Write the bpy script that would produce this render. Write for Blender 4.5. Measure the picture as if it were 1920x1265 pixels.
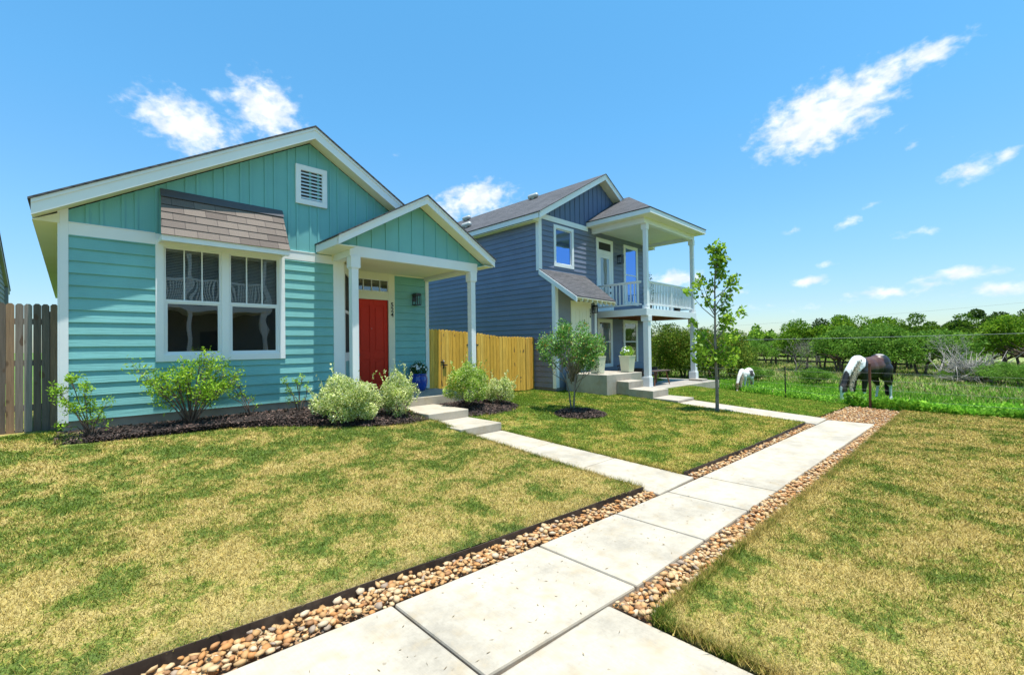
import bpy, math, random
import numpy as np
from mathutils import Vector, Matrix
from mathutils import noise as mn

C = bpy.context.scene.collection
for o in list(bpy.data.objects):
    bpy.data.objects.remove(o)
R = math.radians
scene = bpy.context.scene

# ------------------------------------------------------------------ camera
YAW, PITCH, ROLL = 0.77225, 0.01255, -0.01337
fw = Vector((math.sin(YAW)*math.cos(PITCH), math.cos(YAW)*math.cos(PITCH), math.sin(PITCH)))
rt = Vector((math.cos(YAW), -math.sin(YAW), 0)); upv = rt.cross(fw)
rr = rt*math.cos(ROLL)+upv*math.sin(ROLL); uu = -rt*math.sin(ROLL)+upv*math.cos(ROLL)
cam = bpy.data.cameras.new('camera')
cam.sensor_width = 36; cam.lens = 36*848.2/1920; cam.shift_y = 4.55/1920
cam.clip_start = 0.05; cam.clip_end = 3000
co = bpy.data.objects.new('camera', cam); C.objects.link(co)
m = Matrix((rr, uu, -fw)).transposed().to_4x4(); m.translation = (0, 0, 1.70)
co.matrix_world = m
scene.camera = co
scene.view_settings.view_transform = 'Standard'
scene.view_settings.look = 'None'
scene.view_settings.exposure = 0.56
scene.view_settings.gamma = 1
scene.render.resolution_x = 1024; scene.render.resolution_y = 674

# ------------------------------------------------------------------ world + sun
SUN_EL, SUN_AZ = R(80.5), R(180)          # sun stands due -y (south), high
w = bpy.data.worlds.new('World'); scene.world = w; w.use_nodes = True
nt = w.node_tree; nt.nodes.clear()
def wn(t, **k):
    n = nt.nodes.new(t)
    for a, b in k.items(): setattr(n, a, b)
    return n
sky = wn('ShaderNodeTexSky', sky_type='NISHITA', sun_disc=False, sun_elevation=SUN_EL, sun_rotation=SUN_AZ,
         altitude=200, air_density=1.0, dust_density=0.6, ozone_density=1.6)
geo = wn('ShaderNodeTexCoord'); sep = wn('ShaderNodeSeparateXYZ')
nt.links.new(geo.outputs['Generated'], sep.inputs[0])
def wmath(op, a, b=None, clamp=False):
    n = wn('ShaderNodeMath', operation=op, use_clamp=clamp)
    for i, s in enumerate((a, b)):
        if s is None: continue
        if isinstance(s, (int, float)): n.inputs[i].default_value = s
        else: nt.links.new(s, n.inputs[i])
    return n.outputs[0]
az = wmath('MULTIPLY', wmath('ARCTAN2', sep.outputs[0], sep.outputs[1]), 57.29578)
el = wmath('MULTIPLY', wmath('ARCSINE', sep.outputs[2]), 57.29578)
comb = wn('ShaderNodeCombineXYZ'); nt.links.new(az, comb.inputs[0]); nt.links.new(el, comb.inputs[1])
# fair-weather clouds: azimuth, elevation, half length, half width, tilt (degrees), density
CLOUDS = [(8.6,22.1,3.9,1.9,-14,1),(15.9,25.1,3.1,2.2,-25,1),(11.5,25.2,1.6,.8,-20,.5),(79.0,22.3,5.2,2.3,13,1.1),(83.4,23.9,3.4,1.3,16,.9),
(87.2,24.9,2.6,1.0,3,.8),(76.3,21.3,3.0,1.5,3,.9),(39.95,18.08,4.0,1.5,7.8,1.0),(37.05,16.92,3.0,1.24,1.3,.7),
(89.91,14.66,1.7,.8,19,.75),(92.07,15.4,.8,.45,0,.7),(81.06,11.88,.94,.5,12,.75),(83.04,13.22,.96,.3,14,.5),
(86.48,10.05,1.67,.39,0,.6),(76.31,11.75,1.64,.3,5,.45),(77.7,6.37,1.6,.45,3,.8),(78.89,7.91,1.09,.36,8,.55),
(86.14,17.97,.65,.35,25,.5),(84.93,19.23,1.03,.2,30,.35),(89.07,5.9,2.3,.55,2,.85),(83.86,4.7,3.0,.5,2,.7),
(87.3,5.28,2.2,.44,2,.5),(91.65,4.36,2.4,.6,2,.75),(64.44,7.67,3.0,.8,0,.9),(77.5,3.52,1.4,.39,2.8,.5),
(29.93,22.49,.6,.34,4.5,.45),(68.75,5.8,3.6,.8,0,.5),(81.35,4.15,1.6,.32,0,.4),(72.78,3.95,2.4,.45,0,.35)]
acc = None
for a0, e0, ra, rb, t, wt in CLOUDS:
    mp = wn('ShaderNodeMapping', vector_type='TEXTURE')
    mp.inputs['Location'].default_value = (a0, e0, 0)
    mp.inputs['Rotation'].default_value = (0, 0, R(t))
    mp.inputs['Scale'].default_value = (ra*1.14, rb*1.26, 1)
    nt.links.new(comb.outputs[0], mp.inputs[0])
    ln = wn('ShaderNodeVectorMath', operation='LENGTH'); nt.links.new(mp.outputs[0], ln.inputs[0])
    mr = wn('ShaderNodeMapRange'); mr.inputs[1].default_value = 0; mr.inputs[2].default_value = 1.6
    mr.inputs[3].default_value = wt; mr.inputs[4].default_value = 0
    nt.links.new(ln.outputs['Value'], mr.inputs[0])
    acc = mr.outputs[0] if acc is None else wmath('MAXIMUM', acc, mr.outputs[0])
nmap = wn('ShaderNodeMapping'); nmap.inputs['Scale'].default_value = (.72, 1.05, 1); nmap.inputs['Rotation'].default_value = (0, 0, R(-15))
nt.links.new(comb.outputs[0], nmap.inputs[0])
n1 = wn('ShaderNodeTexNoise'); n1.inputs['Scale'].default_value = .95; n1.inputs['Detail'].default_value = 8; n1.inputs['Roughness'].default_value = .55
n1.inputs['Distortion'].default_value = .15
nt.links.new(nmap.outputs[0], n1.inputs['Vector'])
dens = wmath('ADD', acc, wmath('MULTIPLY', wmath('SUBTRACT', n1.outputs['Fac'], 0.5), 1.15))
cm = wn('ShaderNodeMapRange', interpolation_type='SMOOTHSTEP')
cm.inputs[1].default_value = .22; cm.inputs[2].default_value = .86; cm.inputs[3].default_value = 0; cm.inputs[4].default_value = .96
nt.links.new(dens, cm.inputs[0])
# cloud shading: slightly grey-blue where thick and low
n2 = wn('ShaderNodeTexNoise'); n2.inputs['Scale'].default_value = .8; n2.inputs['Detail'].default_value = 5
nt.links.new(nmap.outputs[0], n2.inputs['Vector'])
cr = wn('ShaderNodeValToRGB'); cr.color_ramp.elements[0].position = .38; cr.color_ramp.elements[0].color = (6.0, 6.5, 7.2, 1)
cr.color_ramp.elements[1].position = .6; cr.color_ramp.elements[1].color = (7.6, 7.8, 8.0, 1)
nt.links.new(n2.outputs['Fac'], cr.inputs[0])
# sky tint
tint = wn('ShaderNodeMix', data_type='RGBA', blend_type='MULTIPLY'); tint.inputs[0].default_value = 1
nt.links.new(sky.outputs[0], tint.inputs[6])
grd = wn('ShaderNodeValToRGB'); ge = grd.color_ramp.elements
ge[0].position = 0; ge[0].color = (.94, 1.06, 1.08, 1); ge[1].position = 1; ge[1].color = (.74, 1.66, 1.78, 1)
for pp, cc in ((.10, (.84, 1.03, 1.15, 1)), (.28, (.84, 1.28, 1.42, 1)), (.55, (.76, 1.50, 1.66, 1))):
    e_ = ge.new(pp); e_.color = cc
nt.links.new(wmath('MULTIPLY', el, 1/45., True), grd.inputs[0]); nt.links.new(grd.outputs[0], tint.inputs[7])
mx = wn('ShaderNodeMix', data_type='RGBA')
nt.links.new(cm.outputs[0], mx.inputs[0]); nt.links.new(tint.outputs[2], mx.inputs[6]); nt.links.new(cr.outputs[0], mx.inputs[7])
bg = wn('ShaderNodeBackground'); bg.inputs[1].default_value = 0.102
nt.links.new(mx.outputs[2], bg.inputs[0])
wo = wn('ShaderNodeOutputWorld'); nt.links.new(bg.outputs[0], wo.inputs[0])

sun = bpy.data.lights.new('sun', 'SUN'); sun.energy = 5.0; sun.angle = R(0.53); sun.color = (1, .965, .90)
so = bpy.data.objects.new('sun', sun); C.objects.link(so)
sd = Vector((0.02, -math.cos(SUN_EL), math.sin(SUN_EL)))     # towards the sun
so.rotation_euler = sd.to_track_quat('Z', 'Y').to_euler()

# ------------------------------------------------------------------ material helpers
def newmat(name):
    mt = bpy.data.materials.new(name); mt.use_nodes = True
    t = mt.node_tree
    return mt, t, t.nodes['Principled BSDF'], t.nodes['Material Output']
def nd(t, typ, **k):
    n = t.nodes.new(typ)
    for a, b in k.items():
        if a == 'ins':
            for i, v in b.items(): n.inputs[i].default_value = v
        else: setattr(n, a, b)
    return n
def ramp(t, fac, stops, interp='LINEAR'):
    n = t.nodes.new('ShaderNodeValToRGB'); cr = n.color_ramp; cr.interpolation = interp
    while len(cr.elements) < len(stops): cr.elements.new(1)
    for e, (p, c) in zip(cr.elements, stops):
        e.position = p; e.color = (*c, 1)
    t.links.new(fac, n.inputs[0]); return n.outputs[0]
def noise(t, scale, detail=4, rough=.55, vec=None, sc=None, coord='Object'):
    n = nd(t, 'ShaderNodeTexNoise', ins={'Scale': scale, 'Detail': detail, 'Roughness': rough})
    if vec is None:
        if coord == 'Position': vec = nd(t, 'ShaderNodeNewGeometry').outputs['Position']
        else: vec = nd(t, 'ShaderNodeTexCoord').outputs[coord]
    if sc:
        mp = nd(t, 'ShaderNodeMapping'); mp.inputs['Scale'].default_value = sc
        t.links.new(vec, mp.inputs[0]); vec = mp.outputs[0]
    t.links.new(vec, n.inputs['Vector']); return n
def mixc(t, fac, a, b, blend='MIX'):
    n = nd(t, 'ShaderNodeMix', data_type='RGBA', blend_type=blend)
    for i, s in ((0, fac), (6, a), (7, b)):
        if isinstance(s, (int, float)): n.inputs[i].default_value = s
        elif isinstance(s, tuple): n.inputs[i].default_value = (*s, 1)
        else: t.links.new(s, n.inputs[i])
    return n.outputs[2]
def bump(t, b, h, strength=.3, dist=.01):
    n = nd(t, 'ShaderNodeBump', ins={'Strength': strength, 'Distance': dist})
    t.links.new(h, n.inputs['Height']); t.links.new(n.outputs[0], b.inputs['Normal'])
def paint(name, col, rough=.5, var=.10, grain=0, sc=(1.5, 1.5, 45), dirt=0, isl=0, spec=.5):
    mt, t, b, o = newmat(name)
    n = noise(t, 1.3, 5)
    lo = tuple(c*(1-var) for c in col); hi = tuple(min(1, c*(1+var)) for c in col)
    c = ramp(t, n.outputs[0], [(.35, lo), (.65, hi)])
    b.inputs['Specular IOR Level'].default_value = spec
    if isl:
        gi = nd(t, 'ShaderNodeNewGeometry'); c = mixc(t, 1., c, ramp(t, gi.outputs['Random Per Island'], [(0, (1-isl,)*3), (1, (1+isl,)*3)]), 'MULTIPLY')
        dz = noise(t, 2.2, 7, .75); c = mixc(t, .5, c, ramp(t, dz.outputs[0], [(.3, (.86, .86, .84)), (.6, (1.02, 1.02, 1.02))]), 'MULTIPLY')
    if dirt:
        d = noise(t, 7, 8, .7)
        dm = ramp(t, d.outputs[0], [(.5, (0, 0, 0)), (.8, (dirt,)*3)])
        c = mixc(t, dm, c, (.28, .22, .15))
    t.links.new(c, b.inputs['Base Color']); b.inputs['Roughness'].default_value = rough
    if grain:
        g = noise(t, 2.2, 6, .6, sc=sc); bump(t, b, g.outputs[0], grain, .006)
    return mt
M = {}
M['teal'] = paint('teal_paint', (.185, .445, .430), .5, .06, .95, (1.1, 1.1, 30), isl=.05)
M['tealb'] = paint('teal_board_paint', (.160, .420, .400), .5, .05, .15, (30, 30, 1))
M['white'] = paint('white_paint', (.80, .80, .79), .45, .03, .08)
M['cream'] = paint('bounce_tinted_soffit_paint', (.80, .765, .60), .6, .03)  # white paint with the yellow bounce off the dry lawn put into its colour
M['blue'] = paint('slate_blue_paint', (.160, .182, .262), .5, .06, .7, (1.1, 1.1, 30), isl=.07)
M['blueb'] = paint('slate_blue_board_paint', (.100, .140, .235), .5, .05, .1, (30, 30, 1))
M['greyblue'] = paint('grey_blue_stucco_paint', (.20, .215, .26), .6, .05)
M['greysid'] = paint('grey_green_siding_paint', (.17, .165, .145), .6, .06, .3)
M['taupe'] = paint('taupe_trim_paint', (.33, .28, .26), .6, .05)
M['red'] = paint('red_door_paint', (.64, .032, .012), .5, .05, spec=.2)
M['creamdoor'] = paint('cream_door_paint', (.80, .76, .58), .4, .03)
M['black'] = paint('black_metal', (.02, .02, .022), .35, .1)
M['brownsteel'] = paint('rusty_steel', (.16, .055, .028), .75, .35)
M['darksteel'] = paint('dark_steel_edging', (.055, .036, .026), .6, .4, dirt=.5)
M['vinyl'] = paint('white_vinyl', (.78, .78, .78), .35, .02)
M['blind'] = paint('blind_slats', (.50, .51, .50), .5, .03)
M['dark'] = paint('dark_interior', (.030, .030, .028), .8, .2)
M['deckwood'] = paint('stained_deck_wood', (.22, .085, .030), .6, .3)
M['wicker'] = paint('brown_wicker', (.10, .060, .042), .6, .4)
M['cushion'] = paint('grey_blue_cushion', (.16, .20, .25), .8, .1)
M['lampglass'] = paint('frosted_lamp_glass', (.62, .54, .36), .3, .05)
M['metalvent'] = paint('galvanised_vent', (.50, .49, .45), .4, .1)
M['foundation'] = paint('foundation_concrete', (.27, .245, .21), .85, .2, dirt=.4)

def glassmat(name, refl, tint, glossc, rough=.0):
    mt, t, b, o = newmat(name); t.nodes.remove(b)
    tr = nd(t, 'ShaderNodeBsdfTransparent'); tr.inputs[0].default_value = (*tint, 1)
    gl = nd(t, 'ShaderNodeBsdfGlossy'); gl.inputs['Color'].default_value = (*glossc, 1); gl.inputs['Roughness'].default_value = rough
    fr = nd(t, 'ShaderNodeFresnel', ins={'IOR': 1.5})
    mr = nd(t, 'ShaderNodeMapRange', ins={1: 0.0, 2: 1.0, 3: refl, 4: 1.0}); t.links.new(fr.outputs[0], mr.inputs[0])
    nz = noise(t, 1.6, 1); bp = nd(t, 'ShaderNodeBump', ins={'Strength': .10, 'Distance': .05}); t.links.new(nz.outputs[0], bp.inputs['Height'])
    t.links.new(bp.outputs[0], gl.inputs['Normal'])
    mx = nd(t, 'ShaderNodeMixShader'); t.links.new(mr.outputs[0], mx.inputs[0]); t.links.new(tr.outputs[0], mx.inputs[1]); t.links.new(gl.outputs[0], mx.inputs[2])
    t.links.new(mx.outputs[0], o.inputs[0]); return mt
M['glass'] = glassmat('window_glass', .14, (.80, .83, .82), (1, 1, 1))
M['glassblue'] = glassmat('coated_blue_glass', .62, (.35, .37, .37), (.30, .50, 1.0))

def shingles(name, axis, cols, rowh, tabw, mortar=(.02, .02, .02)):
    mt, t, b, o = newmat(name)
    tc = nd(t, 'ShaderNodeTexCoord'); sp = nd(t, 'ShaderNodeSeparateXYZ'); t.links.new(tc.outputs['Object'], sp.inputs[0])
    cb = nd(t, 'ShaderNodeCombineXYZ'); t.links.new(sp.outputs[axis], cb.inputs[0]); t.links.new(sp.outputs[2], cb.inputs[1])
    br = nd(t, 'ShaderNodeTexBrick'); t.links.new(cb.outputs[0], br.inputs['Vector'])
    for k, v in {'Scale': 1.0, 'Mortar Size': .007, 'Mortar Smooth': .3, 'Bias': 0., 'Brick Width': tabw, 'Row Height': rowh}.items(): br.inputs[k].default_value = v
    br.inputs['Color1'].default_value = (*cols[0], 1); br.inputs['Color2'].default_value = (*cols[1], 1); br.inputs['Mortar'].default_value = (*mortar, 1)
    br.offset_frequency = 2; br.offset = .43
    n = noise(t, 60, 4, .7); n3 = noise(t, 1.1, 4)
    c = mixc(t, .35, br.outputs[0], ramp(t, n.outputs[0], [(.3, (.25, .25, .25)), (.7, (1, 1, 1))]), 'MULTIPLY')
    c = mixc(t, .5, c, ramp(t, n3.outputs[0], [(.35, (.7, .68, .68)), (.65, (1, 1, 1))]), 'MULTIPLY')
    n4 = noise(t, 1, 5, .7, sc=(2.0, 2.0, 28)); c = mixc(t, .8, c, ramp(t, n4.outputs[0], [(.36, (.50, .50, .52)), (.62, (1.25, 1.22, 1.2))]), 'MULTIPLY')
    t.links.new(c, b.inputs['Base Color']); b.inputs['Roughness'].default_value = .92
    bump(t, b, n.outputs[0], .4, .01); return mt
M['roofy'] = shingles('grey_shingles_along_y', 1, ((.135, .13, .138), (.095, .095, .102)), .0705, .33)
M['roofx'] = shingles('grey_shingles_along_x', 0, ((.135, .13, .138), (.095, .095, .102)), .0705, .33)
M['shinglex'] = shingles('brown_tab_shingles', 0, ((.27, .205, .175), (.205, .155, .135)), .2, .29)

def concrete(name, base, cracks=True):
    mt, t, b, o = newmat(name)
    n = noise(t, 1.6, 8, .7, coord='Position'); n2 = noise(t, 40, 4, .7, coord='Position'); n3 = noise(t, 5, 6, .7, coord='Position')
    c = ramp(t, n.outputs[0], [(.34, tuple(x*.74 for x in base)), (.5, base), (.68, tuple(min(1, x*1.14) for x in base))])
    c = mixc(t, ramp(t, n3.outputs[0], [(.50, (0, 0, 0)), (.70, (.55,)*3)]), c, (base[0]*.84, base[1]*.72, base[2]*.52))
    c = mixc(t, .22, c, ramp(t, n2.outputs[0], [(.3, (.5, .48, .45)), (.6, (1, 1, 1))]), 'MULTIPLY')
    sp = noise(t, 17, 2, .5, coord='Position')
    c = mixc(t, ramp(t, sp.outputs[0], [(.72, (0, 0, 0)), (.76, (.6,)*3)]), c, (.22, .17, .11))
    t.links.new(c, b.inputs['Base Color']); b.inputs['Roughness'].default_value = .85
    bm2 = noise(t, 1, 3, .6, coord='Position', sc=(160, 5, 1)); c2 = mixc(t, .18, c, ramp(t, bm2.outputs[0], [(.35, (.75, .74, .72)), (.6, (1.05, 1.05, 1.05))]), 'MULTIPLY'); t.links.new(c2, b.inputs['Base Color'])
    bump(t, b, n2.outputs[0], .2, .004); return mt
M['concrete'] = concrete('pale_concrete', (.455, .398, .312))
M['porchconc'] = concrete('grey_porch_concrete', (.34, .31, .27))
M['dirtyconc'] = concrete('stained_concrete', (.42, .37, .30))

def dirtmat(name, cols, scale=9, bumps=.6):
    mt, t, b, o = newmat(name)
    n = noise(t, scale, 8, .7, coord='Position')
    t.links.new(ramp(t, n.outputs[0], [(.3, cols[0]), (.65, cols[1])]), b.inputs['Base Color']); b.inputs['Roughness'].default_value = .95
    bump(t, b, n.outputs[0], bumps, .03); return mt
M['dirt'] = dirtmat('brown_soil', ((.22, .13, .07), (.42, .27, .15)))
M['mulch'] = dirtmat('dark_mulch', ((.012, .009, .008), (.06, .04, .032)), 30, 1)

def lawncol(t, bias, cols=None, isl=False):
    """patchy lawn: straw where dry, green where watered; bias>0 greener"""
    cols = cols or [(.55, .425, .142), (.41, .350, .080), (.22, .265, .038), (.125, .190, .024)]
    a = noise(t, 1.9, 9, .70, coord='Position'); b2 = noise(t, 13, 4, .7, coord='Position')
    mm = nd(t, 'ShaderNodeMath', operation='MULTIPLY', ins={1: .30}); t.links.new(b2.outputs[0], mm.inputs[0])
    s = nd(t, 'ShaderNodeMath', operation='ADD'); t.links.new(a.outputs[0], s.inputs[0]); t.links.new(mm.outputs[0], s.inputs[1])
    if isl:
        gg = nd(t, 'ShaderNodeNewGeometry'); q1 = nd(t, 'ShaderNodeMath', operation='MULTIPLY', ins={1: 17.3}); t.links.new(gg.outputs['Random Per Island'], q1.inputs[0])
        q2 = nd(t, 'ShaderNodeMath', operation='FRACT'); t.links.new(q1.outputs[0], q2.inputs[0]); src = q2.outputs[0]; amp = .20
    else:
        hf = noise(t, 55, 3, .7, coord='Position'); src = hf.outputs[0]; amp = .22
    q3 = nd(t, 'ShaderNodeMath', operation='MULTIPLY_ADD', ins={1: amp, 2: -amp*.5}); t.links.new(src, q3.inputs[0])
    s3 = nd(t, 'ShaderNodeMath', operation='ADD'); t.links.new(s.outputs[0], s3.inputs[0]); t.links.new(q3.outputs[0], s3.inputs[1]); s = s3
    s2 = nd(t, 'ShaderNodeMath', operation='ADD'); t.links.new(s.outputs[0], s2.inputs[0])
    if isinstance(bias, (int, float)): s2.inputs[1].default_value = bias
    else: t.links.new(bias, s2.inputs[1])
    return ramp(t, s2.outputs[0], [(.605, cols[0]), (.655, cols[1]), (.69, cols[2]), (.755, cols[3])])
def ybias(t, pts, ax=1):
    """bias by world y: pts [(y0,b0),(y1,b1)]"""
    g = nd(t, 'ShaderNodeNewGeometry'); sp = nd(t, 'ShaderNodeSeparateXYZ'); t.links.new(g.outputs['Position'], sp.inputs[0])
    mr = nd(t, 'ShaderNodeMapRange', ins={1: pts[0][0], 2: pts[1][0], 3: pts[0][1], 4: pts[1][1]}); t.links.new(sp.outputs[ax], mr.inputs[0])
    return mr.outputs[0]
def lawnmats(name, bias, cols=None):
    mt, t, b, o = newmat(name+'_ground')
    bi = ybias(t, bias[:2], bias[2] if len(bias) > 2 else 1) if isinstance(bias, list) else bias
    c = lawncol(t, bi, cols); n = noise(t, 90, 3, .7, coord='Position')
    c = mixc(t, .8, c, ramp(t, n.outputs[0], [(.35, (.16, .14, .11)), (.62, (.85, .85, .85))]), 'MULTIPLY')
    t.links.new(c, b.inputs['Base Color']); b.inputs['Roughness'].default_value = 1
    m2, t, b, o = newmat(name+'_blades')
    bi = ybias(t, bias[:2], bias[2] if len(bias) > 2 else 1) if isinstance(bias, list) else bias
    c = lawncol(t, bi, cols, True); g = nd(t, 'ShaderNodeNewGeometry')
    rv = ramp(t, g.outputs['Random Per Island'], [(0, (.22, .22, .18)), (.5, (.85, .85, .8)), (1, (1.52, 1.48, 1.42))])
    c = mixc(t, 1.0, c, rv, 'MULTIPLY')
    t.links.new(c, b.inputs['Base Color']); b.inputs['Roughness'].default_value = .7; b.inputs['Specular IOR Level'].default_value = .05
    tl = nd(t, 'ShaderNodeBsdfTranslucent'); t.links.new(c, tl.inputs[0])
    mx = nd(t, 'ShaderNodeMixShader', ins={0: .3}); t.links.new(b.outputs[0], mx.inputs[1]); t.links.new(tl.outputs[0], mx.inputs[2]); t.links.new(mx.outputs[0], o.inputs[0])
    return mt, m2
def leafmat(name, stops, trans=.35, rough=.5, clump=None):
    mt, t, b, o = newmat(name)
    g = nd(t, 'ShaderNodeNewGeometry')
    c = ramp(t, g.outputs['Random Per Island'], stops)
    n = noise(t, 1.7 if clump is None else clump, 3, .6)
    c = mixc(t, .8, c, ramp(t, n.outputs[0], [(.32, (.5, .55, .5)), (.66, (1.3, 1.25, 1.1))]), 'MULTIPLY')
    t.links.new(c, b.inputs['Base Color']); b.inputs['Roughness'].default_value = rough; b.inputs['Specular IOR Level'].default_value = .12
    tl = nd(t, 'ShaderNodeBsdfTranslucent'); t.links.new(c, tl.inputs[0])
    mx = nd(t, 'ShaderNodeMixShader', ins={0: trans}); t.links.new(b.outputs[0], mx.inputs[1]); t.links.new(tl.outputs[0], mx.inputs[2]); t.links.new(mx.outputs[0], o.inputs[0])
    return mt
def barkmat(name, a, b_):
    mt, t, b, o = newmat(name); n = noise(t, 14, 6, .7, sc=(1, 1, .25))
    t.links.new(ramp(t, n.outputs[0], [(.35, a), (.65, b_)]), b.inputs['Base Color']); b.inputs['Roughness'].default_value = .9
    bump(t, b, n.outputs[0], .6, .01); return mt
M['bark'] = barkmat('brown_bark', (.07, .045, .03), (.19, .135, .095))
M['barkgrey'] = barkmat('grey_bark', (.12, .10, .085), (.30, .26, .22))
M['deadwood'] = barkmat('bleached_dead_wood', (.20, .175, .15), (.42, .38, .33))
def woodmat(name, stops, vx=14):
    mt, t, b, o = newmat(name); g = nd(t, 'ShaderNodeNewGeometry')
    c = ramp(t, g.outputs['Random Per Island'], stops)
    n = noise(t, 3, 6, .65, sc=(vx, vx, .8)); k = noise(t, 4.5, 1, .5, sc=(2.2, 2.2, 1))
    c = mixc(t, .65, c, ramp(t, n.outputs[0], [(.30, (.42, .38, .34)), (.62, (1.15, 1.12, 1.1))]), 'MULTIPLY')
    c = mixc(t, ramp(t, k.outputs[0], [(.70, (0, 0, 0)), (.75, (.8,)*3)]), c, (.10, .05, .025))
    t.links.new(c, b.inputs['Base Color']); b.inputs['Roughness'].default_value = .8; bump(t, b, n.outputs[0], .35, .006); return mt
M['greywood'] = woodmat('weathered_grey_wood', [(0, (.11, .080, .058)), (.35, (.22, .175, .14)), (.6, (.32, .285, .25)), (.8, (.30, .18, .10)), (1, (.17, .13, .10))])
M['yellowwood'] = woodmat('new_honey_wood', [(0, (.66, .33, .030)), (.4, (.80, .43, .05)), (.75, (.84, .50, .085)), (1, (.68, .35, .03))])
M['farwood'] = woodmat('dark_rail_wood', [(0, (.035, .028, .022)), (1, (.07, .055, .04))])
def potmat():
    mt, t, b, o = newmat('blue_glaze'); n = noise(t, 3, 4)
    t.links.new(ramp(t, n.outputs[0], [(.3, (.004, .035, .26)), (.7, (.010, .085, .50))]), b.inputs['Base Color']); b.inputs['Roughness'].default_value = .12
    b.inputs['Coat Weight'].default_value = .6; return mt
M['pot'] = potmat()
M['planter'] = paint('cream_planter_glaze', (.66, .64, .45), .35, .08)
M['flower'] = paint('white_petals', (.86, .86, .82), .6, .02)

def attrmat(name, attr, rough=.45):
    mt, t, b, o = newmat(name); a = nd(t, 'ShaderNodeAttribute'); a.attribute_name = attr
    n = noise(t, 30, 3); c = mixc(t, .3, a.outputs['Color'], ramp(t, n.outputs[0], [(.3, (.6, .6, .6)), (.7, (1, 1, 1))]), 'MULTIPLY')
    t.links.new(c, b.inputs['Base Color']); b.inputs['Roughness'].default_value = rough
    return mt

# ------------------------------------------------------------------ mesh helpers
class MB:
    def __init__(s): s.v = []; s.f = []
    def add(s, vs, fs):
        k = len(s.v); s.v += [tuple(p) for p in vs]; s.f += [tuple(i+k for i in f) for f in fs]
    def quad(s, *p): s.add(p, [tuple(range(len(p)))])
    def hexa(s, p): s.add(p, [(0, 3, 2, 1), (4, 5, 6, 7), (0, 1, 5, 4), (1, 2, 6, 5), (2, 3, 7, 6), (3, 0, 4, 7)])
    def box(s, x0, x1, y0, y1, z0, z1):
        s.hexa([(x0, y0, z0), (x1, y0, z0), (x1, y1, z0), (x0, y1, z0), (x0, y0, z1), (x1, y0, z1), (x1, y1, z1), (x0, y1, z1)])
    def prism(s, pts, vec):
        n = len(pts); q = [tuple(Vector(p)+Vector(vec)) for p in pts]
        s.add(list(pts)+q, [tuple(range(n))[::-1], tuple(range(n, 2*n))]+[(i, (i+1) % n, n+(i+1) % n, n+i) for i in range(n)])
    def tube(s, a, b, r0, r1, n=8, cap=True):
        a = Vector(a); b = Vector(b); d = (b-a)
        if d.length < 1e-6: return
        d.normalize(); x = d.orthogonal().normalized(); y = d.cross(x)
        vs = []
        for c, r in ((a, r0), (b, r1)):
            for i in range(n):
                t = 2*math.pi*i/n; vs.append(c+x*(r*math.cos(t))+y*(r*math.sin(t)))
        fs = [(i, (i+1) % n, n+(i+1) % n, n+i) for i in range(n)]
        if cap: fs += [tuple(range(n))[::-1], tuple(range(n, 2*n))]
        s.add(vs, fs)
    def pipe(s, pts, rs, n=8):
        if not hasattr(rs, '__len__'): rs = [rs]*len(pts)
        pts = [Vector(p) for p in pts]; k = len(s.v); x = None
        for i, p in enumerate(pts):
            d = (pts[min(i+1, len(pts)-1)]-pts[max(i-1, 0)])
            d = d.normalized() if d.length > 1e-9 else Vector((0, 0, 1))
            x = d.orthogonal().normalized() if x is None else (x-d*x.dot(d)).normalized()
            y = d.cross(x)
            for j in range(n):
                t = 2*math.pi*j/n; s.v.append(tuple(p+x*(rs[i]*math.cos(t))+y*(rs[i]*math.sin(t))))
        for i in range(len(pts)-1):
            for j in range(n):
                s.f.append((k+i*n+j, k+i*n+(j+1) % n, k+(i+1)*n+(j+1) % n, k+(i+1)*n+j))
        s.f.append(tuple(k+j for j in range(n))[::-1]); s.f.append(tuple(k+(len(pts)-1)*n+j for j in range(n)))
    def lathe(s, prof, c, n=28, caps=True):
        k = len(s.v)
        for r, z in prof:
            for j in range(n):
                t = 2*math.pi*j/n; s.v.append((c[0]+r*math.cos(t), c[1]+r*math.sin(t), c[2]+z))
        for i in range(len(prof)-1):
            for j in range(n):
                s.f.append((k+i*n+j, k+i*n+(j+1) % n, k+(i+1)*n+(j+1) % n, k+(i+1)*n+j))
        if caps: s.f.append(tuple(k+j for j in range(n))[::-1])
    def build(s, name, mt, parent=None, off=(0, 0, 0), smooth=False, bevel=0, seg=2):
        me = bpy.data.meshes.new(name)
        ox, oy, oz = off
        me.from_pydata([(a-ox, b-oy, c-oz) for a, b, c in s.v], [], s.f); me.update()
        if smooth: me.polygons.foreach_set('use_smooth', [True]*len(me.polygons))
        me.materials.append(mt)
        o = bpy.data.objects.new(name, me); C.objects.link(o)
        if parent is not None: o.parent = parent
        if bevel:
            b = o.modifiers.new('bevel', 'BEVEL'); b.width = bevel; b.segments = seg; b.limit_method = 'ANGLE'; b.angle_limit = R(40)
        return o
def build_each(mb, name, mt, parent=None, off=(0, 0, 0), **k):
    """one object per separate piece"""
    par = list(range(len(mb.v)))
    def find(i):
        while par[i] != i: par[i] = par[par[i]]; i = par[i]
        return i
    for f in mb.f:
        a = find(f[0])
        for j in f[1:]: par[find(j)] = a
    groups = {}
    for f in mb.f: groups.setdefault(find(f[0]), []).append(f)
    out = []
    for fs in groups.values():
        ids = sorted({i for f in fs for i in f}); mp = {i: n for n, i in enumerate(ids)}; q = MB()
        q.add([mb.v[i] for i in ids], [tuple(mp[i] for i in f) for f in fs]); out.append(q.build(name, mt, parent, off, **k))
    return out
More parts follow.
